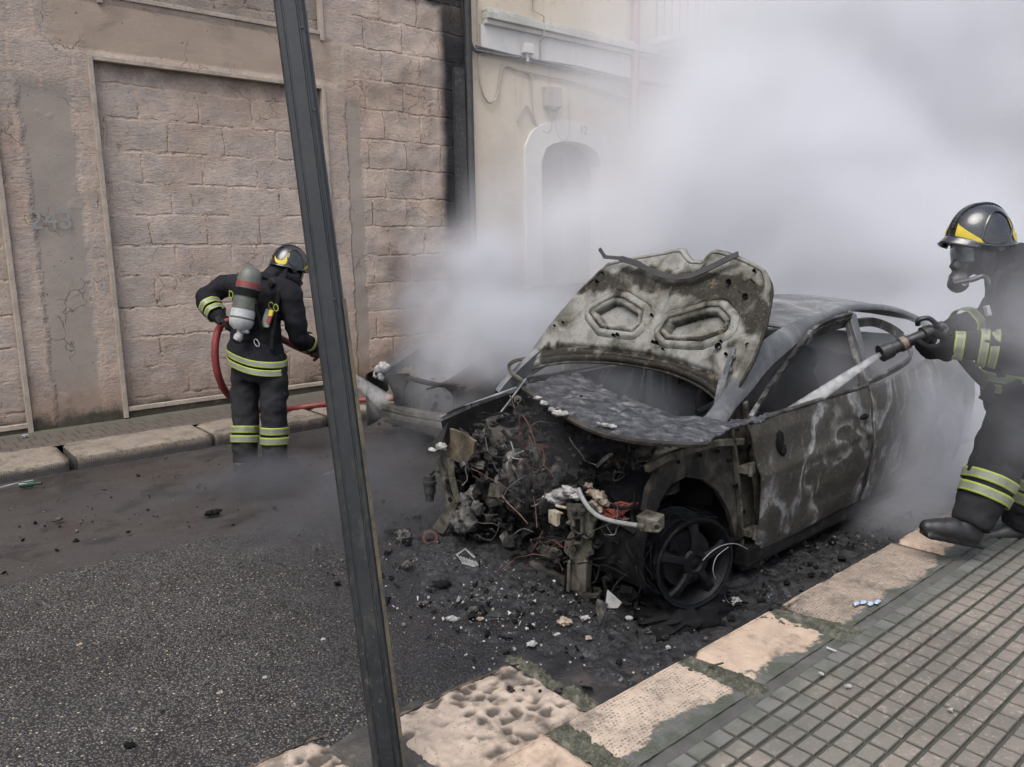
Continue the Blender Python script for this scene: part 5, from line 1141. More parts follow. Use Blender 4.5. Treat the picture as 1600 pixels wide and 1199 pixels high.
def glove(b, wrist, d, nrm, side, s_=1.0, curl=1.0):
    """palm, four bent fingers of different lengths and a thumb; d = along the hand, nrm = out of the palm, side = towards the thumb"""
    d, nrm = Vector(d).normalized(), Vector(nrm).normalized(); side = (Vector(side) - d * d.dot(side)).normalized(); w_ = Vector(wrist)
    b.tube([w_ - d * .05 * s_, w_, w_ + d * .03 * s_], [.046 * s_, .040 * s_, .042 * s_], 10)
    k = w_ + d * .055 * s_
    for j in range(-1, 3): b.blob(k + side * (.021 * (1 - j) - .01) * s_, (.030 * s_,) * 3, 0, 0, 6)
    b.blob(w_ + d * .05 * s_, Vector((.042, .042, .036)) * s_, 0, 0, 8)
    for j, L in enumerate((.078, .088, .082, .066)):
        p = w_ + d * .088 * s_ + side * (.032 - .021 * j) * s_; pts = [p - d * .02 * s_]; dd = d.copy()
        for q, f in enumerate((.42, .32, .26)):
            ang = curl * (.55, .85, .65)[q]; dd = (dd * math.cos(ang) + nrm * math.sin(ang)).normalized(); nn = nrm
            p = p + dd * L * f * s_; pts.append(p.copy())
        b.tube(spline(pts, 3), [.0125 * s_] * (3 * (len(pts) - 1) + 1), 8); b.blob(p, .0122 * s_, 0, 0, 6)
    p = w_ + d * .03 * s_ + side * .036 * s_; pts = [p, p + (d * .6 + side * .55 + nrm * .3).normalized() * .04 * s_]; pts.append(pts[-1] + (d * .7 + nrm * .75).normalized() * .035 * s_)
    b.tube(spline(pts, 3), .0145 * s_, 8); b.blob(pts[-1], .014 * s_, 0, 0, 6)
class Head:
    """a helmeted, masked head: F forward, L left, U up"""
    def __init__(s, c, F, U, k=1.0): s.c = Vector(c); s.F = Vector(F).normalized(); s.U = (Vector(U) - s.F * s.F.dot(U)).normalized(); s.L = s.U.cross(s.F); s.k = k
    def p(s, f, l, u): return s.c + (s.F * f + s.L * l + s.U * u) * s.k
    def shell(s, az, el, off=0.0):
        """point on the helmet: az 0 = forward, + = left; el from the rim (0) to the crown (90)"""
        ca, sa, ce, se = math.cos(math.radians(az)), math.sin(math.radians(az)), math.cos(math.radians(el)), math.sin(math.radians(el))
        f = ce ** .85 * ca * (.150 + off) + .0; l = ce ** .85 * sa * (.128 + off); u = .015 + se * (.142 + off) - (.055 if 90 < abs(az) else .055 * abs(sa) ** 2) * (1 - se) * 1.0
        if ca > .3: f += .020 * (ca - .3) * (1 - se)
        return s.p(f, l, u)
    def build(s, par):
        b = MB(); n = 48; rows = [-3, 0, 6, 14, 24, 36, 48, 60, 72, 82, 88, 90]; vs = [s.shell(360 * i / n - 180, max(e, 0), -.02 if e < 0 else 0) for e in rows for i in range(n)]
        b.add(vs, [(j * n + i, j * n + (i + 1) % n, (j + 1) * n + (i + 1) % n, (j + 1) * n + i) for j in range(len(rows) - 1) for i in range(n)])
        h = b.build('helmet', M_HELM, par, smooth=True, angle=60)
        b = MB(); q = [s.shell(0 if a < 90 else 180, a if a < 90 else 180 - a, .004) for a in range(16, 166, 6)]
        for i in range(len(q) - 1): b.bar(q[i], q[i + 1] + (q[i + 1] - q[i]) * .1, .030 * s.k, .012 * s.k, (q[i] - s.c))
        b.build('crest', M_HELM, h, bevel=.004)
        b = MB(); b.tube([s.shell(a, 1, .004) for a in range(-180, 181, 8)], .006 * s.k, 6); b.build('rim', M_HELM, h, smooth=True)
        b = MB(); b.grid(lambda u, v: s.shell(-62 + 124 * u, 5 + 0 * v, .0) + (s.F * (.045 * v * math.cos(math.radians(-62 + 124 * u))) - s.U * .032 * v) * s.k, 20, 4); b.build('peak', M_HELM, h, smooth=True, solid=.005)
        for sg in (1, -1):
            b = MB(); b.grid(lambda u, v: s.shell(sg * lerp(14, 66, u), lerp(3, lerp(27, 4.5, u ** .8), v), .004), 14, 6); b.build('yellow_mark', M_YELL, h, smooth=True)
            b = MB(); oc = spline([(170, 22, 0), (158, 9, 0), (138, 4, 0), (120, 10, 0), (116, 46, 0)], 5); ic = spline([(170, 23, 0), (156, 15, 0), (142, 13, 0), (130, 18, 0), (117, 46, 0)], 5); b.grid(lambda u, v: s.shell(sg * lerp(oc[round(u * 20)].x, ic[round(u * 20)].x, v), lerp(oc[round(u * 20)].y, ic[round(u * 20)].y, v), .004), 20, 3); b.build('yellow_mark', M_YELL, h, smooth=True)
            b = MB(); pts = [s.shell(sg * a, e, .002) for a, e in ((58, 8), (66, 34), (84, 52), (108, 50), (122, 30), (112, 12), (88, 4), (66, 4))]; b.tube(spline(pts + [pts[0]], 5), .0055 * s.k, 6); b.build('ear_moulding', M_HELM, h, smooth=True)
        b = MB(); b.lathe(s.p(.0, 0, -.04), s.L, [(-.132 * s.k, 0), (-.132 * s.k, .022), (-.118 * s.k, .026), (.118 * s.k, .026), (.132 * s.k, .022), (.132 * s.k, 0)], 16); b.build('visor_pivot', M_RUBB, h, smooth=True, angle=40)
        return h
    def mask(s, par):
        b = MB(); b.blob(s.p(.060, 0, -.075), Vector((.075, .075, .095)) * s.k, .04, 1, 12); b.blob(s.p(.085, 0, -.125), .055 * s.k, .08, 2, 10); b.blob(s.p(.0, 0, -.09), .088 * s.k, .03, 3, 10)
        b.tube([s.p(.09, 0, -.13), s.p(.112, 0, -.175)], [.044 * s.k, .038 * s.k], 14); b.tube([s.p(.085, .02, -.19), s.p(.150, -.01, -.20)], [.040 * s.k, .042 * s.k], 16); b.blob(s.p(.118, 0, -.205), .046 * s.k, .1, 4, 10)
        b.tube([s.p(.125, .0, -.10), s.p(.14, 0, -.135)], [.022 * s.k, .026 * s.k], 10)
        m_ = sculpt('breathing_mask', b, [M_RUBB], par, .009, 2, .001)
        b = MB(); b.grid(lambda u, v: s.p(.065 + .072 * math.cos((u - .5) * 2.2) - .012 * abs(v - .5), .085 * math.sin((u - .5) * 2.2), lerp(-.105, -.01, v)), 16, 8); b.build('lens', M_VIS, m_, smooth=True, solid=.004)
        b = MB(); b.lathe(s.p(.125, .05, -.20), s.L + s.F * .3, [(0, .016), (.012, .015), (.013, 0)], 12); b.build('valve_knob', M_CHROME, m_, smooth=True)
        return m_

# ---------------------------------------------------------------- left firefighter, seen from behind
D1 = 6.18
def J(x, y, dd=0.0): return atd(x, y, D1 + dd)
ground1 = onz(405, 738, 0.0)
ff1 = thing('person', ground1, 'firefighter seen from behind with an air tank, standing by the stone wall', 'person')
az = math.radians(15); F1 = Vector((math.cos(az), math.sin(az), 0)); L1 = Vector((-math.sin(az), math.cos(az), 0)); Z = Vector((0, 0, 1))
b = MB()
lean = (F1 * .28 + Z).normalized(); Fl = (F1 - Z * .28).normalized()
torso(b, [(J(405, 592, 0), .17, .13, L1, F1), (J(404, 572, 0), .24, .18, L1 + Z * .22, F1), (J(400, 548, .01), .245, .18, L1 + Z * .20, F1), (J(400, 528, .03), .215, .155, L1, F1), (J(401, 495, .07), .215, .15, L1, Fl), (J(403, 462, .12), .225, .145, L1, Fl), (J(408, 443, .16), .19, .12, L1, Fl), (J(418, 430, .19), .10, .09, L1, Fl)])
hipL, hipR = J(384, 580, .06), J(427, 582, -.06)
legs = [[(hipL, .115), (J(383, 615, .06), .11), (J(384, 655, .05), .098), (J(383, 690, .04), .096), (J(384, 722, .03), .094)], [(hipR, .115), (J(428, 618, -.05), .11), (J(429, 656, -.04), .100), (J(429, 692, -.03), .098), (J(431, 724, -.03), .094)]]
for L in legs: limb(b, L, ends=(0,))
shL, elL, wrL = J(357, 446, .26), J(320, 468, .20), J(343, 497, .12)
shR, elR, wrR = J(450, 460, .02), J(468, 527, .08), J(487, 541, .26)
limb(b, [(J(375, 450, .2), .10), (shL, .098), (J(338, 455, .23), .088), (elL, .080), (J(330, 484, .16), .074), (wrL, .062)])
limb(b, [(J(435, 455, .08), .11), (shR, .105), (J(460, 495, .02), .092), (elR, .082), (J(478, 536, .17), .074), (wrR, .062)])
limb(b, [(J(424, 436, .2), .085), (J(440, 420, .24), .078), (J(450, 408, .27), .085)])
pick1 = lambda c: 1 if c.z < ground1.z + .80 else 0
body1 = sculpt('body', b, [M_SUIT, M_TROU], ff1, .015, 3, .012, 7, 3, pick1)
for L in legs:
    a_, c_ = Vector(L[3][0]), Vector(L[4][0]); k0 = Vector(L[2][0])
    for t0, t1 in ((.30, .62), (.72, 1.04)): tape('reflective_strip', k0.lerp(a_, t0), k0.lerp(a_, t1), .098, .097, ff1, seed=t0 * 9)
hemc = [J(402, 550, .005), J(403, 573, 0)]
for t0, t1 in ((.0, .42), (.55, .97)): tape('reflective_strip', Vector(hemc[0]).lerp(hemc[1], t0) + Z * 0, Vector(hemc[0]).lerp(hemc[1], t1), 0, 0, ff1, ell=(0, L1 * .250 + Z * .056, F1 * .186), off=.018)
tape('reflective_strip', Vector(elL).lerp(wrL, .30), Vector(elL).lerp(wrL, .52), .078, .072, ff1); tape('reflective_strip', Vector(elL).lerp(wrL, .60), Vector(elL).lerp(wrL, .8), .070, .067, ff1)
tape('reflective_strip', Vector(elR).lerp(wrR, .5), Vector(elR).lerp(wrR, .68), .074, .069, ff1)
b = MB(); dL = (J(356, 503, .05) - Vector(wrL)); glove(b, wrL, dL, J(350, 530, .1) - Vector(wrL), FW * -1, 1.15, 1.1); sculpt('glove', b, [M_GLOVE], ff1, .007, 2, .001)
b = MB(); dR = (J(499, 553, .36) - Vector(wrR)); glove(b, wrR, dR, Z * -.4 + L1, -L1 * .2 + Z, 1.15, 1.0); sculpt('glove', b, [m_cloth('tan_glove', (0.06, 0.05, 0.03), (0.035, 0.03, 0.022), 20)], ff1, .007, 2, .001)
for L in legs:
    an = Vector(L[4][0]); b = MB(); f0 = Vector((an.x, an.y, 0.0))
    limb(b, [(an + Z * .02, .062), (f0 + Z * .10, .060)]); limb(b, [(f0 + Z * .055 - F1 * .05, .05), (f0 + Z * .05 + F1 * .06, .048), (f0 + Z * .04 + F1 * .17, .042)]); b.box(f0 + F1 * .055 + Z * .014, (.29, .095, .026), Matrix.Rotation(az, 3, 'Z'))
    sculpt('boot', b, [M_BOOT], ff1, .009, 3, .001)
hd1 = Head(J(451, 414, .27), (F1 * .95 - Z * .30 - L1 * .22), Z, 1.0); hd1.build(ff1); hd1.mask(ff1)
b = MB(); b.grid(lambda u, v: hd1.p(-.06 - .075 * v * math.cos((u - .5) * 3.4), .115 * math.sin((u - .5) * 3.4) * (1 + .2 * v), -.03 - .15 * v), 18, 8); b.build('neck_guard', M_SUIT, ff1, smooth=True, solid=.008)
def cam_text(txt, p, size, m_, par, tilt=0):
    o = lettering(txt, 0, 0, size, 0, m_, par, 'lettering', ext=.001); right = L1 * -1; nrm = -F1
    R_ = Matrix((right, Z, right.cross(Z))).transposed(); o.rotation_euler = (R_ @ Matrix.Rotation(tilt, 3, 'Z')).to_euler(); o.location = Vector(p) - ORG[par.name]
cam_text('D', J(361, 461, -.045), .085, M_LIME, ff1, -.15); cam_text('CO', J(427, 480, -.165), .085, M_LIME, ff1, -.25)
b = MB()       # harness
for L in ([J(380, 436, -.03), J(402, 434, .0), J(424, 442, .02), J(436, 455, -.06)], [J(424, 440, .05), J(436, 447, -.04), J(428, 500, -.15), J(424, 545, -.17)]):
    q = spline(L, 6)
    for i in range(len(q) - 1): b.bar(q[i], q[i + 1] + (q[i + 1] - q[i]) * .2, .045, .012, -F1)
tq = [Vector(J(401, 532, .02)) + L1 * (.225 * math.cos(a)) + F1 * (.165 * math.sin(a)) for a in np.linspace(0, 6.283, 30)]
for i in range(29): b.bar(tq[i], tq[i + 1], .006, .05)
b.build('harness', M_STRAP, ff1)
b = MB(); b.tube([J(401 + 4.2 * math.cos(a) + 2 * math.sin(a) * 0, 536 + 5 * math.sin(a) + 3 * math.cos(a), -.19) for a in np.linspace(0, 6.283, 14)], .004, 6); b.build('carabiner', M_CHROME, ff1, smooth=True)
b = MB(); b.lathe(J(422, 442, -.07), -F1, [(-.02, .034), (.0, .034), (.004, .022), (.006, 0)], 16); b.build('strap_stud', M_RUBB, ff1, smooth=True, angle=40)
b = MB(); b.plate([J(x, y, -.175) for x, y in ((417, 482), (427, 486), (421, 512), (408, 511))], .012, -F1, 0); b.build('pouch', M_SILV, ff1, bevel=.004)
b = MB(); b.plate([J(x, y, -.19) for x, y in ((423, 484), (428, 486), (426, 494), (421, 493))], .012, -F1); b.build('pouch_flap', M_YELL, ff1); b = MB(); b.plate([J(x, y, -.19) for x, y in ((421, 493.5), (426, 494.5), (423, 505), (417, 503))], .012, -F1); b.build('pouch_flap', M_REDP, ff1)
# air tank on his back
ta, tb = J(393, 420, -.22), J(374, 520, -.25)
tank = thing('air_tank', tb, 'grey-green air tank with red stripe on the back of the left firefighter', 'air tank'); ax = (ta - tb).normalized(); Lt = (ta - tb).length; r_ = .088
b = MB(); b.lathe(tb, ax, [(.03, .0), (.03, .05), (.06, r_ * .9), (.09, r_), (Lt - .08, r_), (Lt - .04, r_ * .92), (Lt - .01, r_ * .72), (Lt + .008, r_ * .4), (Lt + .012, 0)], 28); b.build('cylinder', M_TANK, tank, smooth=True, angle=180)
b = MB(); b.lathe(tb, ax, [(.345, r_ + .002), (.385, r_ + .002)], 28); b.build('red_stripe', M_REDP, tank, smooth=True)
b = MB(); b.lathe(tb, ax, [(.275, r_ + .006), (.335, r_ + .006)], 28); b.box(J(409, 466, -.24), (.05, .05, .06)); b.box(J(404, 495, -.22), (.02, .02, .2), Matrix.Rotation(-.2, 3, 'Y')); b.build('strap', M_STRAP, tank, smooth=True, angle=40)
b = MB(); b.lathe(tb, ax, [(.115, r_ + .002), (.175, r_ + .002)], 28); b.build('label', M_LABEL, tank, smooth=True)
b = MB(); b.lathe(tb, ax, [(.02, .045), (.05, r_ * .93), (.09, r_ + .004), (.10, r_ + .004)], 28); b.build('end_cap', M_LABEL, tank, smooth=True, angle=180)
b = MB(); b.lathe(tb, ax, [(-.01, .02), (.03, .024)], 12); b.lathe(tb - ax * .03, ax + Vector((.3, -.3, 0)), [(-.03, 0), (-.03, .03), (.0, .036), (.03, .022), (.03, 0)], 14); b.lathe(tb + ax * .01 + RT * .02, RT, [(0, .018), (.05, .018), (.05, 0)], 12); b.build('valve', M_CHROME, tank, smooth=True, angle=40)

# red hose and nozzle of the left firefighter
hose_pts = [onz(640, 622, .19), onz(560, 626, .17), onz(505, 632, .16), onz(447, 640, .155), J(400, 640, .55), J(360, 620, .30), J(342, 590, .12), J(336, 550, .06), J(341, 517, .07), J(354, 503, .06), J(378, 505, .22), J(420, 520, .36), J(470, 545, .40), J(506, 556, .40)]
b = MB(); b.tube(spline(hose_pts, 8), .029, 12); hs_ = b.build('fire_hose', m_metal('red_hose', (0.19, 0.024, 0.023), (0.13, 0.020, 0.019), .5, .5, 14), None, smooth=True, label='red fire hose looping behind the left firefighter and along the far kerb', cat='fire hose')
nz = thing('hose_nozzle', J(506, 556, .40), 'nozzle held in the right glove of the left firefighter, mostly behind the leaning pole', 'nozzle')
na, nb = J(504, 555, .40), J(536, 578, .50); dn = (nb - na).normalized()
b = MB(); b.lathe(na, dn, [(-.02, 0), (-.02, .036), (.05, .036), (.055, .028), (.12, .027), (.13, .038), (.20, .042), (.205, .03), (.19, 0)], 18); b.build('barrel', M_RUBB, nz, smooth=True, angle=40)
b = MB(); b.tube([na + dn * .05 + Z * -.03, na + dn * .03 - Z * .12], .016, 8); b.build('grip', M_RUBB, nz, smooth=True)

# ---------------------------------------------------------------- right firefighter, in profile
D2 = 4.02
def K(x, y, dd=0.0): return atd(x, y, D2 + dd)
g2 = onz(1560, 845, .13); F2 = Vector((-.766, .643, 0)); L2 = Vector((-.643, -.766, 0))
ff2 = thing('person', g2, 'firefighter in profile stepping along the kerb, aiming a nozzle at the car window', 'person')
b = MB(); Fl = (F2 - Z * .22).normalized()
torso(b, [(K(1606, 660), .17, .14, L2, F2), (K(1603, 628), .22, .175, L2, F2), (K(1602, 600), .225, .18, L2, F2), (K(1602, 565), .20, .165, L2, F2), (K(1604, 510), .215, .17, L2, Fl), (K(1608, 460), .23, .165, L2, Fl), (K(1602, 420), .20, .15, L2, Fl), (K(1592, 398), .13, .12, L2, Fl), (K(1580, 386), .09, .09, L2, Fl)])
legA = [(K(1596, 645, -.08), .14), (K(1573, 692, -.09), .132), (K(1552, 740, -.10), .118), (K(1532, 785, -.11), .102), (K(1515, 822, -.12), .088)]
legB = [(K(1615, 650, .1), .13), (K(1622, 700, .12), .125), (K(1622, 745, .16), .115), (K(1606, 790, .22), .106), (K(1597, 822, .26), .098)]
for L in (legA, legB): limb(b, L, ends=(0,))
s1, e1, w1 = K(1618, 446, -.20), K(1588, 548, -.26), K(1502, 540, -.16)
s2, e2, w2 = K(1590, 440, .17), K(1540, 500, .22), K(1492, 512, .06)
limb(b, [(K(1612, 445, -.1), .115), (s1, .112), (K(1604, 500, -.25), .100), (e1, .088), (K(1545, 540, -.22), .080), (w1, .064)])
limb(b, [(K(1595, 445, .1), .11), (s2, .105), (K(1565, 475, .22), .095), (e2, .080), (K(1518, 505, .15), .070), (w2, .058)])
limb(b, [(K(1575, 410), .095), (K(1555, 385), .085), (K(1538, 365), .085)])
body2 = sculpt('body', b, [M_SUIT, M_TROU], ff2, .013, 3, .012, 7, 9, lambda c: 1 if c.z < g2.z + .80 else 0)
for L, tt in ((legA, ((.12, .44), (.58, .90))), (legB, ((.0, .34), (.44, .80)))):
    a_, c_ = Vector(L[2][0]), Vector(L[3][0])
    for t0, t1 in tt: tape('reflective_strip', a_.lerp(c_, t0), a_.lerp(c_, t1), lerp(.116, .104, t0), lerp(.116, .104, t1), ff2, seed=t0 * 7)
hc = [K(1602, 580), K(1603, 612)]
for t0, t1 in ((.0, .45), (.55, .97)): tape('reflective_strip', hc[0].lerp(hc[1], t0), hc[0].lerp(hc[1], t1), 0, 0, ff2, ell=(0, L2 * .226, F2 * .182), off=.007)
for t0, t1 in ((.34, .50), (.53, .69)): tape('reflective_strip', e1.lerp(w1, t0), e1.lerp(w1, t1), .082, .076, ff2)
tape('reflective_strip', w1 + (w1 - e1).normalized() * -.01, w1 + (w1 - e1).normalized() * .035, .058, .055, ff2); tape('reflective_strip', e2.lerp(w2, .55), e2.lerp(w2, .8), .074, .068, ff2)
# nozzle first: hands close on it
n0, n1 = K(1462, 515, -.02), K(1376, 553, -.02); dn2 = (n1 - n0).normalized()
b = MB(); glove(b, w1, K(1462, 552, -.13) - w1, Z * .8 + FW * .6, F2 * .2 - FW * .5 + Z * .5, 1.25, .75); sculpt('glove', b, [M_GLOVE], ff2, .007, 2, .001)
b = MB(); glove(b, w2, K(1452, 520, .03) - w2, -Z * .75 - FW * .35, -FW + Z * .3, 1.25, .8); sculpt('glove', b, [M_GLOVE], ff2, .007, 2, .001)
for L, tilt in ((legA, .22), (legB, -.05)):
    an = Vector(L[4][0]); b = MB(); ft = (F2 + Z * tilt).normalized(); up = Z
    heel = an - Z * .038 - F2 * .005
    limb(b, [(an + Z * .02, .062), (an - Z * .03, .060)]); limb(b, [(heel, .062), (heel + ft * .09 + Z * .004, .060), (heel + ft * .16 - Z * .006, .052), (heel + ft * .22 - Z * .012, .040)]); b.box(heel + ft * .09 - Z * .050, (.30, .094, .024), Matrix((ft, L2, ft.cross(L2))).transposed())
    sculpt('boot', b, [M_BOOT], ff2, .009, 3, .001)
hd2 = Head(K(1533, 372, 0), F2 * 1.0 - Z * .10 + FW * -.15, Z, 1.08); hd2.build(ff2); hd2.mask(ff2)
b = MB(); b.grid(lambda u, v: hd2.p(-.06 - .085 * v * math.cos((u - .5) * 3.4), .115 * math.sin((u - .5) * 3.4) * (1 + .2 * v), -.03 - .15 * v), 18, 8); b.build('neck_guard', M_SUIT, ff2, smooth=True, solid=.008)
b = MB(); b.tube(spline([hd2.p(.16, .03, -.2), K(1520, 437, -.06), K(1537, 432, -.08), K(1548, 445, -.12), K(1542, 480, -.1), K(1550, 520, -.12), K(1570, 560, -.15)], 6), .013, 8); b.build('air_hose', M_RUBB, ff2, smooth=True)
b = MB(); q = spline([K(1590, 415, -.16), K(1556, 432, -.14), K(1546, 480, -.13), K(1552, 540, -.14), K(1565, 590, -.15)], 6)
for i in range(len(q) - 1): b.bar(q[i], q[i + 1], .05, .014, F2)
b.build('harness', M_STRAP, ff2); b = MB(); b.bar(K(1541, 478, -.15), K(1545, 494, -.15), .03, .02, F2); b.build('buckle', M_CHROME, ff2, bevel=.004)
b = MB(); b.plate([K(x, y, -.12) for x, y in ((1528, 622), (1545, 596), (1552, 604), (1546, 632))], .02, -FW); b.build('jacket_hem', M_SUIT, ff2)
b = MB(); ta, tb = K(1618, 378, .0), K(1668, 560, .0); tank2 = thing('air_tank', tb, 'pale air tank just visible behind the neck of the right firefighter', 'air tank'); ax = (ta - tb).normalized(); Lt = (ta - tb).length
b.lathe(tb, ax, [(0, 0), (.01, .06), (.06, .088), (Lt - .06, .088), (Lt - .02, .07), (Lt, .04), (Lt, 0)], 24); b.build('cylinder', M_LABEL, tank2, smooth=True, angle=180)
b = MB(); b.lathe(tb + ax * (Lt - .1), ax, [(.0, .09), (.05, .09)], 24); b.build('strap', M_STRAP, tank2, smooth=True)
nz2 = thing('hose_nozzle', n0, 'black branch nozzle with lever held by the right firefighter, spraying into the car', 'nozzle'); Ln = (n1 - n0).length
b = MB(); b.lathe(n0, dn2, [(-.04, 0), (-.04, .030), (.02, .032), (.025, .040), (.07, .042), (.075, .030), (Ln * .5, .030), (Ln * .52, .036), (Ln * .66, .037), (Ln * .68, .032), (Ln * .80, .034), (Ln * .82, .043), (Ln, .045), (Ln, .026), (Ln - .03, .018), (Ln - .03, 0)], 22); b.build('barrel', M_RUBB, nz2, smooth=True, angle=35)
b = MB(); b.lathe(n0, dn2, [(Ln * .55, .0375), (Ln * .64, .0385)], 22); b.build('collar', m_metal('brass_collar', (0.16, 0.11, 0.08), (0.10, 0.08, 0.065), .45, .4, 20), nz2, smooth=True)
b = MB(); q = [K(1468, 512, -.06), K(1452, 498, -.06), K(1436, 500, -.05), K(1434, 508, -.03)]; b.tube(spline(q, 5), .013, 8); b.build('lever', M_RUBB, nz2, smooth=True)
b = MB(); b.tube([n0 + dn2 * .08, n0 + dn2 * .04 - Z * .11], .02, 10); b.build('grip', M_RUBB, nz2, smooth=True)
b = MB(); b.tube(spline([n0 - dn2 * .03, K(1490, 540, .0), K(1520, 578, .02), K(1548, 606, .04), K(1600, 650, .1), K(1690, 720, .2), onz(1760, 830, .16), onz(1900, 900, .16)], 8), .030, 12); b.build('fire_hose', m_metal('grey_hose', (0.085, 0.088, 0.092), (0.06, 0.062, 0.066), .6, .4, 12), None, smooth=True, label='dark grey fire hose running back from the right firefighter to the pavement', cat='fire hose')

# water
def jet(a, c, r0, r1, dens, lab):
    a, c = Vector(a), Vector(c); b = MB(); d = (c - a); n = 14; pts = [a + d * (i / n) - Z * (.05 * d.length * (i / n) ** 2 * .4) for i in range(n + 1)]
    b.tube(pts, [lerp(r0, r1, (i / n) ** .9) for i in range(n + 1)], 14)
    return b.build('water_jet', m_spray(dens), None, smooth=True, kind='stuff', label=lab)
def m_spray(dens):
    m_ = bpy.data.materials.new('spray'); m_.use_nodes = True; nt = m_.node_tree; nt.nodes.clear(); o = nt.nodes.new('ShaderNodeOutputMaterial'); v = nt.nodes.new('ShaderNodeVolumePrincipled')
    tc = nt.nodes.new('ShaderNodeTexCoord'); nz_ = nt.nodes.new('ShaderNodeTexNoise'); nz_.inputs['Scale'].default_value = 26; nz_.inputs['Detail'].default_value = 3; mr_ = nt.nodes.new('ShaderNodeMapRange')
    nt.links.new(tc.outputs['Object'], nz_.inputs['Vector']); nt.links.new(nz_.outputs['Fac'], mr_.inputs[0])
    for i, q in enumerate((.38, .62, dens * .4, dens * 1.3)): mr_.inputs[i + 1].default_value = q
    nt.links.new(mr_.outputs[0], v.inputs['Density'])
    v.inputs['Color'].default_value = (.97, .975, .98, 1); nt.links.new(v.outputs[0], o.inputs['Volume']); return m_
jet(n1, ony(1232, 648, 2.25), .013, .046, 24, 'white water jet from the black nozzle into the car window')
jet(nb, onx(603, 628, 3.5), .02, .085, 6, 'water spray from behind the pole onto the bumper of the far wreck')

# ================================================================== leaning pole
def m_post():
    s = S('scuffed_post_paint'); x, y, z = s.sep(); n1 = s.noise(6, 5, .65); n2 = s.noise(55, 4, .7); n3 = s.noise(20, 5, .75, s.scale((1, 1, .25)))
    col = s.mix(s.mr(n1, .35, .7), (0.0075, 0.0095, 0.0115), (0.015, 0.0175, 0.019))
    col = s.mix(s.m('MULTIPLY', s.mr(n3, .50, .64), s.mr(z, 1.5, .5, .12, .8)), col, (0.045, 0.042, 0.030)); col = s.mix(s.m('MULTIPLY', s.mr(n2, .60, .70), s.mr(z, 1.6, .4, .15, .8)), col, (0.075, 0.07, 0.055)); col = s.mix(s.mr(n2, .38, .30), col, (0.004, 0.004, 0.005))
    return s.done(col, s.mr(n2, .3, .7, .4, .65), normal=s.bump(n2, .3, .002))
M_POLE = m_metal('dark_pole_paint', (0.0075, 0.0095, 0.0115), (0.0140, 0.0165, 0.0180), .5, .45, 5, (0.0250, 0.0230, 0.0170)); M_POLEE = m_metal('rusty_pole_edge', (0.085, 0.068, 0.036), (0.034, 0.032, 0.027), .7, .6, 9, (0.02, 0.02, 0.02))
pb = onz(613, 1232, .0); pt = atd(447, -45, 2.50); pole = thing('sign_post', pb, 'dark leaning metal channel post standing close in the foreground', 'post')
d = (pt - pb).normalized(); e = (RT - d * RT.dot(d)).normalized(); tw = Matrix.Rotation(.32, 3, d); e = tw @ e; nn = e.cross(d); nn = nn if nn.dot(FW) < 0 else -nn      # nn faces the viewer's side
prof = [(-.054, -.022), (-.050, .004), (-.040, .012), (-.034, .012), (-.031, .0095), (-.027, .0095), (-.024, .012), (.016, .012), (.019, .0085), (.023, .0085), (.026, .012), (.036, .011), (.047, .002), (.054, -.022), (.048, -.024), (.0, -.018), (-.048, -.024)]
b = MB(); n = len(prof); NS = 60; Lp = (pt - pb).length; vs = []
for i in range(NS + 1):
    q = pb - d * .1 + d * ((Lp + .1) * i / NS)
    for x, y in prof: vs.append(q + e * (x * .93) + nn * (y + .0012 * fbm((x * 20, i * .3, 0), 1, 2)))
b.add(vs, [(i * n + j, i * n + (j + 1) % n, (i + 1) * n + (j + 1) % n, (i + 1) * n + j) for i in range(NS) for j in range(n)]); b.build('post', m_post(), pole, smooth=True, angle=25)
b = MB(); b.bar(pb + e * .0475 + nn * .004, pb + d * (Lp * .60) + e * .0475 + nn * .004, .012, .006, nn); b.build('edge_strip', M_POLEE, pole)
b = MB()
for t, x in ((.22, .008), (.60, .015), (.83, .03), (.93, .026)): b.lathe(pb + d * (Lp * t) + e * x + nn * .0125, nn, [(0, .005), (.003, .004), (.003, 0)], 8)
b.build_each('rivet', M_BLACK, pole, smooth=True)

# ================================================================== burnt debris on the road
def m_carpet():
    s = S('burnt_debris'); h = s.attr('hgt'); n1 = s.noise(22, 5, .65); n2 = s.noise(110, 3, .6); n0 = s.noise(4, 4, .6)
    col = s.ramp(n1, [(.35, (0.0035, 0.0035, 0.004)), (.55, (0.010, 0.010, 0.011)), (.68, (0.030, 0.030, 0.032))])
    fl = s.m('MULTIPLY', s.mr(s.vor(46, s.warp(40, .02)), .26, .16), s.mr(n0, .50, .62)); col = s.mix(s.m('MULTIPLY', fl, .7), col, (0.22, 0.22, 0.23)); col = s.mix(s.mr(s.noise(7, 6, .75, s.warp(3, .2)), .56, .68, 0, .55), col, (0.075, 0.075, 0.08))
    col = s.mix(s.mr(n2, .60, .72, 0, .6), col, (0.085, 0.084, 0.087))
    return s.done(col, s.mr(n1, .3, .7, .5, .9), normal=s.bump(s.m('ADD', n1, n2), .8, .008))
b = MB(); X0, X1, Y0, Y1 = 1.55, 5.6, 1.74, 4.7; NX, NY = 360, 260; vs = []; keep = []
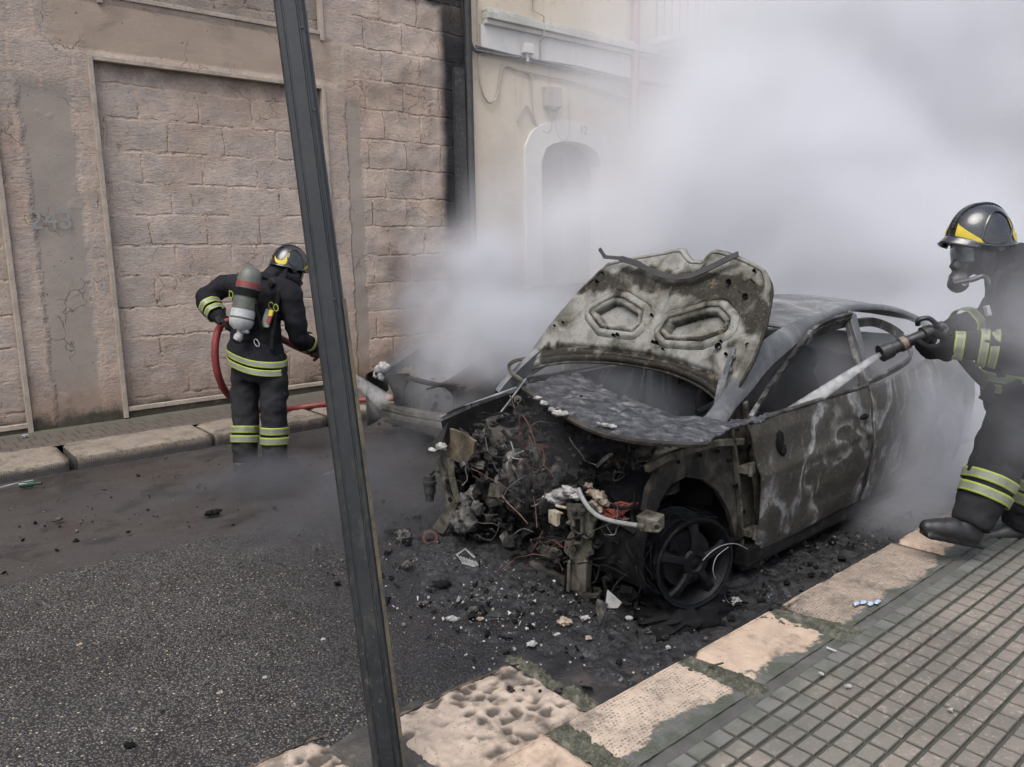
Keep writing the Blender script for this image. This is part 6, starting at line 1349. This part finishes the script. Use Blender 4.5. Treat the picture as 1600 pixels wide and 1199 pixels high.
for j in range(NY + 1):
    for i in range(NX + 1):
        x, y = lerp(X0, X1, i / NX), lerp(Y0, Y1, j / NY); n_ = fbm((x, y, 0), 2.2, 4)
        m_ = sst(1.05, .70, math.hypot((x - 2.72) / 1.05, (y - 2.75) / 1.36) + .25 * n_); m2 = sst(1.1, .8, math.hypot((x - 4.4) / 1.4, (y - 2.3) / .6) + .2 * n_)
        m_ = max(m_, m2); f = fbm((x, y, 3), 11, 5); r_ = abs(fbm((x, y, 8), 20, 3))
        vs.append((x, y, -.012 + m_ * (.028 + .020 * f + .012 * r_ + .03 * sst(.7, .2, math.hypot(x - 2.5, y - 3.2))))); keep.append(m_)
b.v = vs
for j in range(NY):
    for i in range(NX):
        a_ = j * (NX + 1) + i
        if keep[a_] + keep[a_ + 1] + keep[a_ + NX + 1] > .05: b.f.append((a_, a_ + 1, a_ + NX + 2, a_ + NX + 1)); b.mi.append(0)
b.build('debris', m_carpet(), None, smooth=True, angle=180, kind='stuff')
def scatter(R):
    while True:
        x, y = R.gauss(2.45, .42), R.gauss(2.95, .6)
        if y > 1.85 and x > 1.7: return Vector((x, y, .035))
rubble('debris', M_DIRTY, 420, scatter, .006, .034, 51, 'stuff', None); rubble('debris', M_ENG, 320, scatter, .005, .03, 52, 'stuff', None); rubble('debris', M_ENGL, 650, scatter, .004, .018, 53, 'stuff', None); rubble('debris', M_ASHW, 260, scatter, .003, .009, 54, 'stuff', None)
rubble('debris', M_DIRTY, 240, lambda R: Vector((R.uniform(3.0, 5.2), R.uniform(1.8, 2.3), .03)), .008, .035, 55, 'stuff', None); rubble('debris', M_ENGL, 70, lambda R: Vector((R.uniform(3.0, 4.6), R.uniform(1.8, 2.2), .04)), .006, .03, 56, 'stuff', None)
def far_lane(R):
    return Vector((R.uniform(-.2, 4.2), R.uniform(4.5, 6.85), .006))
rubble('debris', M_ENGL, 260, far_lane, .004, .014, 57, 'stuff', None); rubble('debris', M_DIRTY, 140, far_lane, .006, .026, 58, 'stuff', None); rubble('debris', M_ASHW, 70, far_lane, .003, .008, 59, 'stuff', None)
rubble('debris', M_ENGL, 70, lambda R: Vector((R.uniform(.2, 2.0), R.uniform(2.45, 4.5), .024)), .003, .012, 60, 'stuff', None)
rubble('debris', M_ASHW, 150, lambda R: Vector((R.gauss(2.2, .28), R.gauss(2.75, .35), .04)), .004, .016, 61, 'stuff', None)
# separate fragments one can point to
def frag(x, y, s_, m_, lab, cat='ash fragment', z=.045, kind_='flake', seed=0, group=None):
    p = onz(x, y, z); b = MB(); R = random.Random(seed)
    if kind_ == 'flake':
        for k in range(3): b.blob(p + Vector((R.uniform(-.5, .5), R.uniform(-.5, .5), R.uniform(0, .2))) * s_, (s_ * R.uniform(.5, .9), s_ * R.uniform(.4, .8), s_ * R.uniform(.2, .4)), .7, seed * 3.7 + k, 8, 2.0)
    else:
        k_ = 5; up = Vector((R.uniform(-.6, .2), R.uniform(-.8, -.3), 1)).normalized(); u = up.orthogonal().normalized(); v = up.cross(u)
        b.plate([p + u * s_ * R.uniform(.6, 1.2) * math.cos(6.28 * i / k_) + v * s_ * R.uniform(.6, 1.2) * math.sin(6.28 * i / k_) for i in range(k_)], s_ * .12, up)
    return b.build('fragment' if cat != 'bottle' else 'bottle', m_, None, smooth=kind_ == 'flake', angle=60, label=lab, cat=cat, group=group, loc=(p.x, p.y, 0))
G = 'burnt fragments lying on the road'
for i, (x, y, s_, m_, lab, k_) in enumerate((
    (707, 968, .026, M_ASHW, 'bright white ash lump left of the other fragments in front of the wreck', 'flake'), (882, 973, .036, M_ASHC, 'large cream molten lump in front of the wreck below the crash bracket', 'flake'),
    (915, 966, .020, M_ASHW, 'small white lump between the cream lump and the upright shards', 'flake'), (1150, 940, .03, M_ASHW, 'pale crumbled flakes beside the front wheel towards the kerb', 'flake'),
    (832, 1007, .022, M_ASHW, 'white flake nearest the cement gutter in front of the wreck', 'flake'), (871, 993, .018, M_ASHW, 'small white flake just below the cream molten lump', 'flake'), (921, 997, .018, M_ASHC, 'small tan flake right of the white flakes in the gutter', 'flake'),
    (660, 944, .03, M_ENGL, 'grey crumbled lump right of the leaning post', 'flake'), (738, 953, .034, M_ENGL, 'grey curled flake right of the bright white lump', 'flake'), (748, 968, .018, M_ASHC, 'small tan chip below the grey curled flake', 'flake'), (985, 967, .02, M_ASHW, 'thin white sliver at the foot of the burnt wheel', 'flake'),
    (1045, 1012, .014, M_ASHW, 'lone white chip on the black gutter by the pale kerb stone', 'flake'), (872, 1077, .022, M_ENGL, 'single dark pebble on the cement gutter near the kerb corner', 'flake'))):
    frag(x, y, s_, m_, lab, 'fragment', .03, k_, i + 1, G)
for i, (pts, lab) in enumerate((([(950, 922), (972, 942), (966, 950), (946, 950)], 'broad white shard standing on edge under the crash bracket'), ([(934, 936), (950, 944), (944, 962), (938, 976), (932, 952)], 'narrow grey shard hanging beside the broad white shard'))):
    b = MB(); b.plate([onx(x, y, 2.42 - .02 * i) for x, y in pts], .006, (-1, -.2, .2)); b.build('shard', M_ASHW if i == 0 else M_ENGL, None, label=lab, cat='shard', group=G, loc=onz(950, 965, 0))
for i, (x, y, s_, m_, lab) in enumerate(((632, 838, .055, M_ENGL, 'pile of grey ash lumps at the left front corner of the wreck'), (612, 830, .035, M_SHELLD, 'dark crumpled part left of the grey ash pile'), (640, 882, .035, M_ENGL, 'grey lump lying in front of the ash pile'), (650, 810, .03, M_DIRTY, 'black torn flake behind the grey ash pile'), (690, 915, .045, M_DIRTY, 'curved black plate lying flat right of the leaning post'))):
    frag(x, y, s_, m_, lab, 'fragment', .05, 'flake', 30 + i, G)
b = MB(); c_ = onz(672, 840, .06); b.lathe(c_, (-.5, -.8, .2), [(-.03, .035), (0, .045), (.01, .045), (.012, .03), (0, .028)], 18); b.build('coil', M_WIRE, None, smooth=True, angle=40, label='orange copper ring lying by the grey ash pile', cat='coil', loc=(c_.x, c_.y, 0))
b = MB()
for k in range(7): b.tube([onz(715 + k * 4.5, 868 + k * 1.5, .07), onz(724 + k * 4.5, 880 + k * 1.2, .05)], .0035, 5)
b.tube([onz(713, 868, .07), onz(727, 858, .09), onz(742, 872, .06)], .006, 6); b.tube([onz(722, 880, .05), onz(752, 888, .05)], .005, 6); c_ = onz(730, 875, 0); b.build('grille', M_PIPE, None, smooth=True, label='small pale wire grille lying in the char before the engine', cat='grille', loc=(c_.x, c_.y, 0))
for i, (x, y, s_, m_, lab) in enumerate(((90, 813, .03, M_ENGL, 'grey flake lying alone on the far lane at the left edge'), (200, 832, .018, M_DIRTY, 'small dark crumb on the far lane below the left kerb'), (332, 802, .045, M_DIRTY, 'dark crumpled scrap on the far lane in front of the left firefighter'), (252, 1110, .022, M_ENGL, 'grey torn scrap on the coarse asphalt near the camera'), (345, 1083, .013, M_ASHC, 'pale chip on the coarse asphalt right of the grey scrap'), (348, 992, .018, M_ENGL, 'grey flake in the middle of the coarse asphalt'), (505, 999, .010, M_ASHW, 'white chip on the asphalt just left of the leaning post'), (205, 1165, .02, M_DIRTY, 'dark scrap on the coarse asphalt at the bottom edge'), (320, 1068, .014, M_ENGL, 'dull chip on the coarse asphalt left of the pale chip'), (413, 1059, .010, M_ASHW, 'small white chip on the coarse asphalt right of the pale chip'), (125, 1007, .012, M_ASHC, 'pale crumb on the coarse asphalt at the left'))):
    frag(x, y, s_, m_, lab, 'fragment', .024, 'flake', 60 + i, G)
for i, (x, y, lab) in enumerate(((40, 682, 'white pebble on the far pavement by the wall foot'), (1283, 1053, 'white crumb on the pavement studs near the kerb'), (1325, 1072, 'pale crumb in a pavement groove right of the white crumb'), (1485, 1110, 'pale flake on the pavement studs at the lower right'))):
    frag(x, y, .012 if i else .03, M_ASHW, lab, 'crumb', .135, 'flake', 80 + i)
b = MB(); b.tube([onz(1292, 1012, .135), onz(1307, 1018, .135)], .004, 8); c_ = onz(1300, 1015, 0); b.build('cigarette_end', M_LABEL, None, smooth=True, label='white cigarette end on the mossy strip behind the kerb', cat='cigarette end', loc=(c_.x, c_.y, .12))
# green bottle and stick by the far kerb
p = onz(45, 757, .035); bt = thing('bottle', (p.x, p.y, 0), 'small green bottle with black cap lying against the far kerb at the left edge', 'bottle')
b = MB(); b.lathe(p, (.9, -.3, 0), [(-.06, 0), (-.06, .022), (.02, .022), (.045, .011), (.065, .010), (.065, 0)], 14); b.build('glass', m_gloss('green_glass', (0.006, 0.045, 0.022)), bt, smooth=True, angle=40)
b = MB(); b.lathe(p + Vector((.055, -.018, 0)), (.9, -.3, 0), [(0, .013), (.025, .013), (.03, 0)], 12); b.build('cap', M_BLACK, bt, smooth=True, angle=40)
b = MB(); b.tube([onz(-10, 765, .02), onz(20, 757, .03), onz(52, 751, .03)], .008, 6); c_ = onz(20, 757, 0); b.build('stick', M_PIPE, None, smooth=True, label='thin pale stick lying along the far kerb beside the green bottle', cat='stick', loc=(c_.x, c_.y, 0))
b = MB(); b.tube(spline([onz(505, 742, .01), onz(520, 738, .02), onz(530, 728, .02), onz(540, 712, .02)], 5), .006, 6); c_ = onz(520, 738, 0); b.build('wire', M_PIPE, None, smooth=True, label='pale bent wire on the road right behind the leaning post', cat='wire', loc=(c_.x, c_.y, 0))
b = MB()
for k in range(4): b.blob(onz(1338 + k * 11, 943 - (k % 2) * 2, .142), (.022, .012, .006), .6, k * 4.1, 7, 2)
c_ = onz(1355, 943, 0); b.build('scrap', m_metal('pale_blue_plastic', (0.36, 0.42, 0.50), (0.28, 0.34, 0.42), .5, .3, 20), None, smooth=True, angle=180, label='pale blue plastic scrap on the rough kerb stone behind the front wheel', cat='scrap', loc=(c_.x, c_.y, .13))
b = MB(); b.bar(onz(1226, 946, .137), onz(1248, 934, .137), .014, .006); c_ = onz(1237, 940, 0); b.build('splinter', M_ASHC, None, label='pale splinter on the kerb edge beside the burnt front wheel', cat='splinter', loc=(c_.x, c_.y, .13))
b = MB(); b.tube([onz(1108, 1042, .145), onz(1130, 1036, .145)], .004, 6); c_ = onz(1119, 1039, 0); b.build('twig', M_KHAKI, None, label='short brown twig on the mossy joint between the two pale kerb stones', cat='twig', loc=(c_.x, c_.y, .13))
lettering('243', 1.46, 2.02, .24, WY - .034, m_metal('faded_teal_paint', (0.21, 0.225, 0.222), (0.245, 0.24, 0.232), .85, .5, 18), bld, 'graffiti', ext=.0005)
# ================================================================== smoke (dense volumes, real places)
def m_smoke(name, color, dens, aniso=.1):
    m_ = bpy.data.materials.new(name); m_.use_nodes = True; nt = m_.node_tree; nt.nodes.clear()
    o = nt.nodes.new('ShaderNodeOutputMaterial'); v = nt.nodes.new('ShaderNodeVolumePrincipled')
    v.inputs['Color'].default_value = (*color, 1); v.inputs['Density'].default_value = dens; v.inputs['Anisotropy'].default_value = aniso
    v.inputs['Density Attribute'].default_value = 'density'
    nt.links.new(v.outputs[0], o.inputs['Volume']); return m_
def smoke(name, lo, hi, res, blobs, nscale, namp, warp, mat_, lab, lowcut=.36, hicut=.66):
    """one voxel cloud: a sum of soft ellipsoids (centre, radii, density) broken up by noise"""
    vd = bpy.data.volumes.new(name); o = bpy.data.objects.new(name, vd); COL.objects.link(o)
    g = bpy.data.node_groups.new(name, 'GeometryNodeTree'); g.interface.new_socket('Geometry', in_out='OUTPUT', socket_type='NodeSocketGeometry')
    N = g.nodes.new; L = g.links.new
    def mth(op, a, b_=None, cl=False):
        x = N('ShaderNodeMath'); x.operation = op; x.use_clamp = cl
        for i, q in enumerate((a, b_)):
            if q is None: continue
            if isinstance(q, (int, float)): x.inputs[i].default_value = q
            else: L(q, x.inputs[i])
        return x.outputs[0]
    def vmt(op, a, b_=None, sc=None):
        x = N('ShaderNodeVectorMath'); x.operation = op
        for i, q in enumerate((a, b_)):
            if q is None: continue
            if isinstance(q, bpy.types.NodeSocket): L(q, x.inputs[i])
            else: x.inputs[i].default_value = q
        if sc is not None: x.inputs['Scale'].default_value = sc
        return x.outputs['Value' if op == 'LENGTH' else 'Vector']
    def nz(vec, scale, detail):
        x = N('ShaderNodeTexNoise'); x.inputs['Scale'].default_value = scale; x.inputs['Detail'].default_value = detail; x.inputs['Roughness'].default_value = .58
        L(vec, x.inputs['Vector']); return x
    def smr(v, a, b_, c=0., d=1.):
        x = N('ShaderNodeMapRange'); x.interpolation_type = 'SMOOTHSTEP'
        L(v, x.inputs[0])
        for i, q in enumerate((a, b_, c, d)): x.inputs[i + 1].default_value = q
        return x.outputs[0]
    P = N('GeometryNodeInputPosition').outputs[0]
    big = nz(P, nscale * .45, 2).outputs['Color']
    W = vmt('ADD', P, vmt('SCALE', vmt('SUBTRACT', big, (.5, .5, .5)), sc=warp))
    fine = nz(W, nscale, 5).outputs[0]
    tot = None
    for c, r, d in blobs:
        q = vmt('LENGTH', vmt('DIVIDE', vmt('SUBTRACT', W, tuple(c)), tuple(r) if not isinstance(r, (int, float)) else (r, r, r)))
        f = mth('MULTIPLY', smr(q, 1.0, .25), d)
        tot = f if tot is None else mth('ADD', tot, f)
    k = smr(fine, lowcut, hicut, 1 - namp, 1 + namp * .6)
    den = mth('MULTIPLY', tot, k)
    den = mth('MAXIMUM', mth('SUBTRACT', den, .004), 0.0)
    vc = N('GeometryNodeVolumeCube'); L(den, vc.inputs['Density'])
    vc.inputs['Min'].default_value = lo; vc.inputs['Max'].default_value = hi
    for i, ax in enumerate('XYZ'): vc.inputs['Resolution ' + ax].default_value = max(4, int((hi[i] - lo[i]) / res))
    sm = N('GeometryNodeSetMaterial'); L(vc.outputs[0], sm.inputs[0]); sm.inputs['Material'].default_value = mat_
    out = N('NodeGroupOutput'); L(sm.outputs[0], out.inputs[0])
    md = o.modifiers.new('smoke', 'NODES'); md.node_group = g
    vd.materials.append(mat_)
    return put_tags(o, lab, None, None, 'stuff')
def A(x, y, d): return tuple(atd(x, y, d))
M_SMW = m_smoke('smoke_white', (0.85, 0.855, 0.88), 1.0); M_SMG = m_smoke('smoke_grey', (0.74, 0.745, 0.775), 1.0)
smoke('smoke', (3.6, .2, 0.0), (24.0, 8.17, 11.0), .115, [
    (A(1340, 150, 10.5), (3.4, 2.7, 4.2), 1.9), (A(1190, 340, 8.4), (2.6, 1.9, 2.1), 2.8), (A(1330, 420, 9.0), (3.4, 2.6, 2.2), 1.8), (A(1100, 120, 10.5), (2.0, 1.6, 2.4), .3), (A(960, 230, 9.2), (2.6, 1.3, 2.2), .24), (A(1250, 230, 9.5), (4.6, 3.2, 4.2), .35),
    (A(960, 450, 7.6), (1.5, 1.2, 1.3), 1.8), (A(1420, 640, 6.8), (1.8, 1.7, 1.1), 2.0), (A(1420, 40, 13), (5, 4, 6), 1.7), (A(1560, 420, 13), (5.5, 3.5, 3.2), .12),
    (A(1430, 740, 5.9), (1.3, 1.0, .75), 1.6), (A(1000, 600, 8), (2.2, 1.7, .9), 1.2), (A(880, 350, 8.2), (1.2, .9, 1.0), .45), (A(1560, 80, 14), (5, 3.5, 4), .6)],
    1.1, .62, 1.2, M_SMW, 'billowing white smoke filling the street behind the burnt car')
smoke('smoke', (.3, 1.2, 0.02), (7.2, 8.16, 3.0), .05, [
    (tuple(onx(603, 626, 3.5)), (.15, .15, .12), 6.0), (A(735, 470, 6.7), (.85, .65, .85), 2.9), (A(690, 560, 6.5), (.55, .5, .45), 2.6), (A(700, 650, 5.9), (.6, .5, .26), .6), (A(810, 400, 7.2), (.9, .7, .9), 1.5), (A(800, 530, 6.0), (.75, .5, .5), 4.5),
    (A(960, 610, 4.9), (.7, .6, .25), 1.0), (A(1290, 600, 4.9), (.8, .6, .4), 1.1),
    (A(1385, 640, 4.9), (.5, .42, .55), 2.2), (A(1400, 790, 4.8), (.6, .42, .35), 2.6), (A(1450, 700, 5.0), (.55, .45, .55), 3.0), (A(1450, 540, 5.5), (.7, .6, .5), 2.2), (A(1250, 490, 5.4), (.8, .5, .22), .8)],
    2.2, .85, .6, M_SMG, 'thin grey smoke drifting low over the road and off the wrecks')
smoke('smoke', (2.6, .2, 0.14), (5.4, 1.9, 2.2), .05, [(A(1595, 480, 3.45), (.42, .36, .42), 1.15), (A(1580, 640, 3.6), (.35, .3, .45), .6), (A(1430, 640, 4.5), (.5, .42, .55), 1.6), (A(1400, 760, 4.4), (.5, .4, .35), 1.5), (A(1350, 560, 4.6), (.4, .35, .4), .5)], 2.5, .9, .5, M_SMG, 'faint veil of smoke drifting past the right firefighter')
M_SMD = m_smoke('smoke_dimmed', (0.21, 0.212, 0.228), 1.0)  # dim light near the ground is put into this smoke's colour
smoke('smoke', (.3, 1.8, 0.02), (5.6, 7.2, 1.5), .045, [
    (A(405, 748, 5.85), (.8, .55, .22), 4.5), (A(560, 720, 5.6), (.9, .7, .36), 1.5), (A(470, 850, 4.7), (.85, .6, .40), 1.5), (A(560, 810, 4.9), (.75, .6, .42), 1.6), (A(620, 640, 5.6), (.4, .4, .22), .6),
    (A(300, 780, 5.4), (.9, .5, .14), .4), (A(640, 950, 3.9), (.5, .4, .2), .4), (A(880, 730, 3.9), (.4, .45, .28), .9), (A(950, 720, 4.1), (.35, .35, .22), .6)],
    2.4, .95, .7, M_SMD, 'smoke toned dark for dim light, trailing low over the road around the left firefighter')
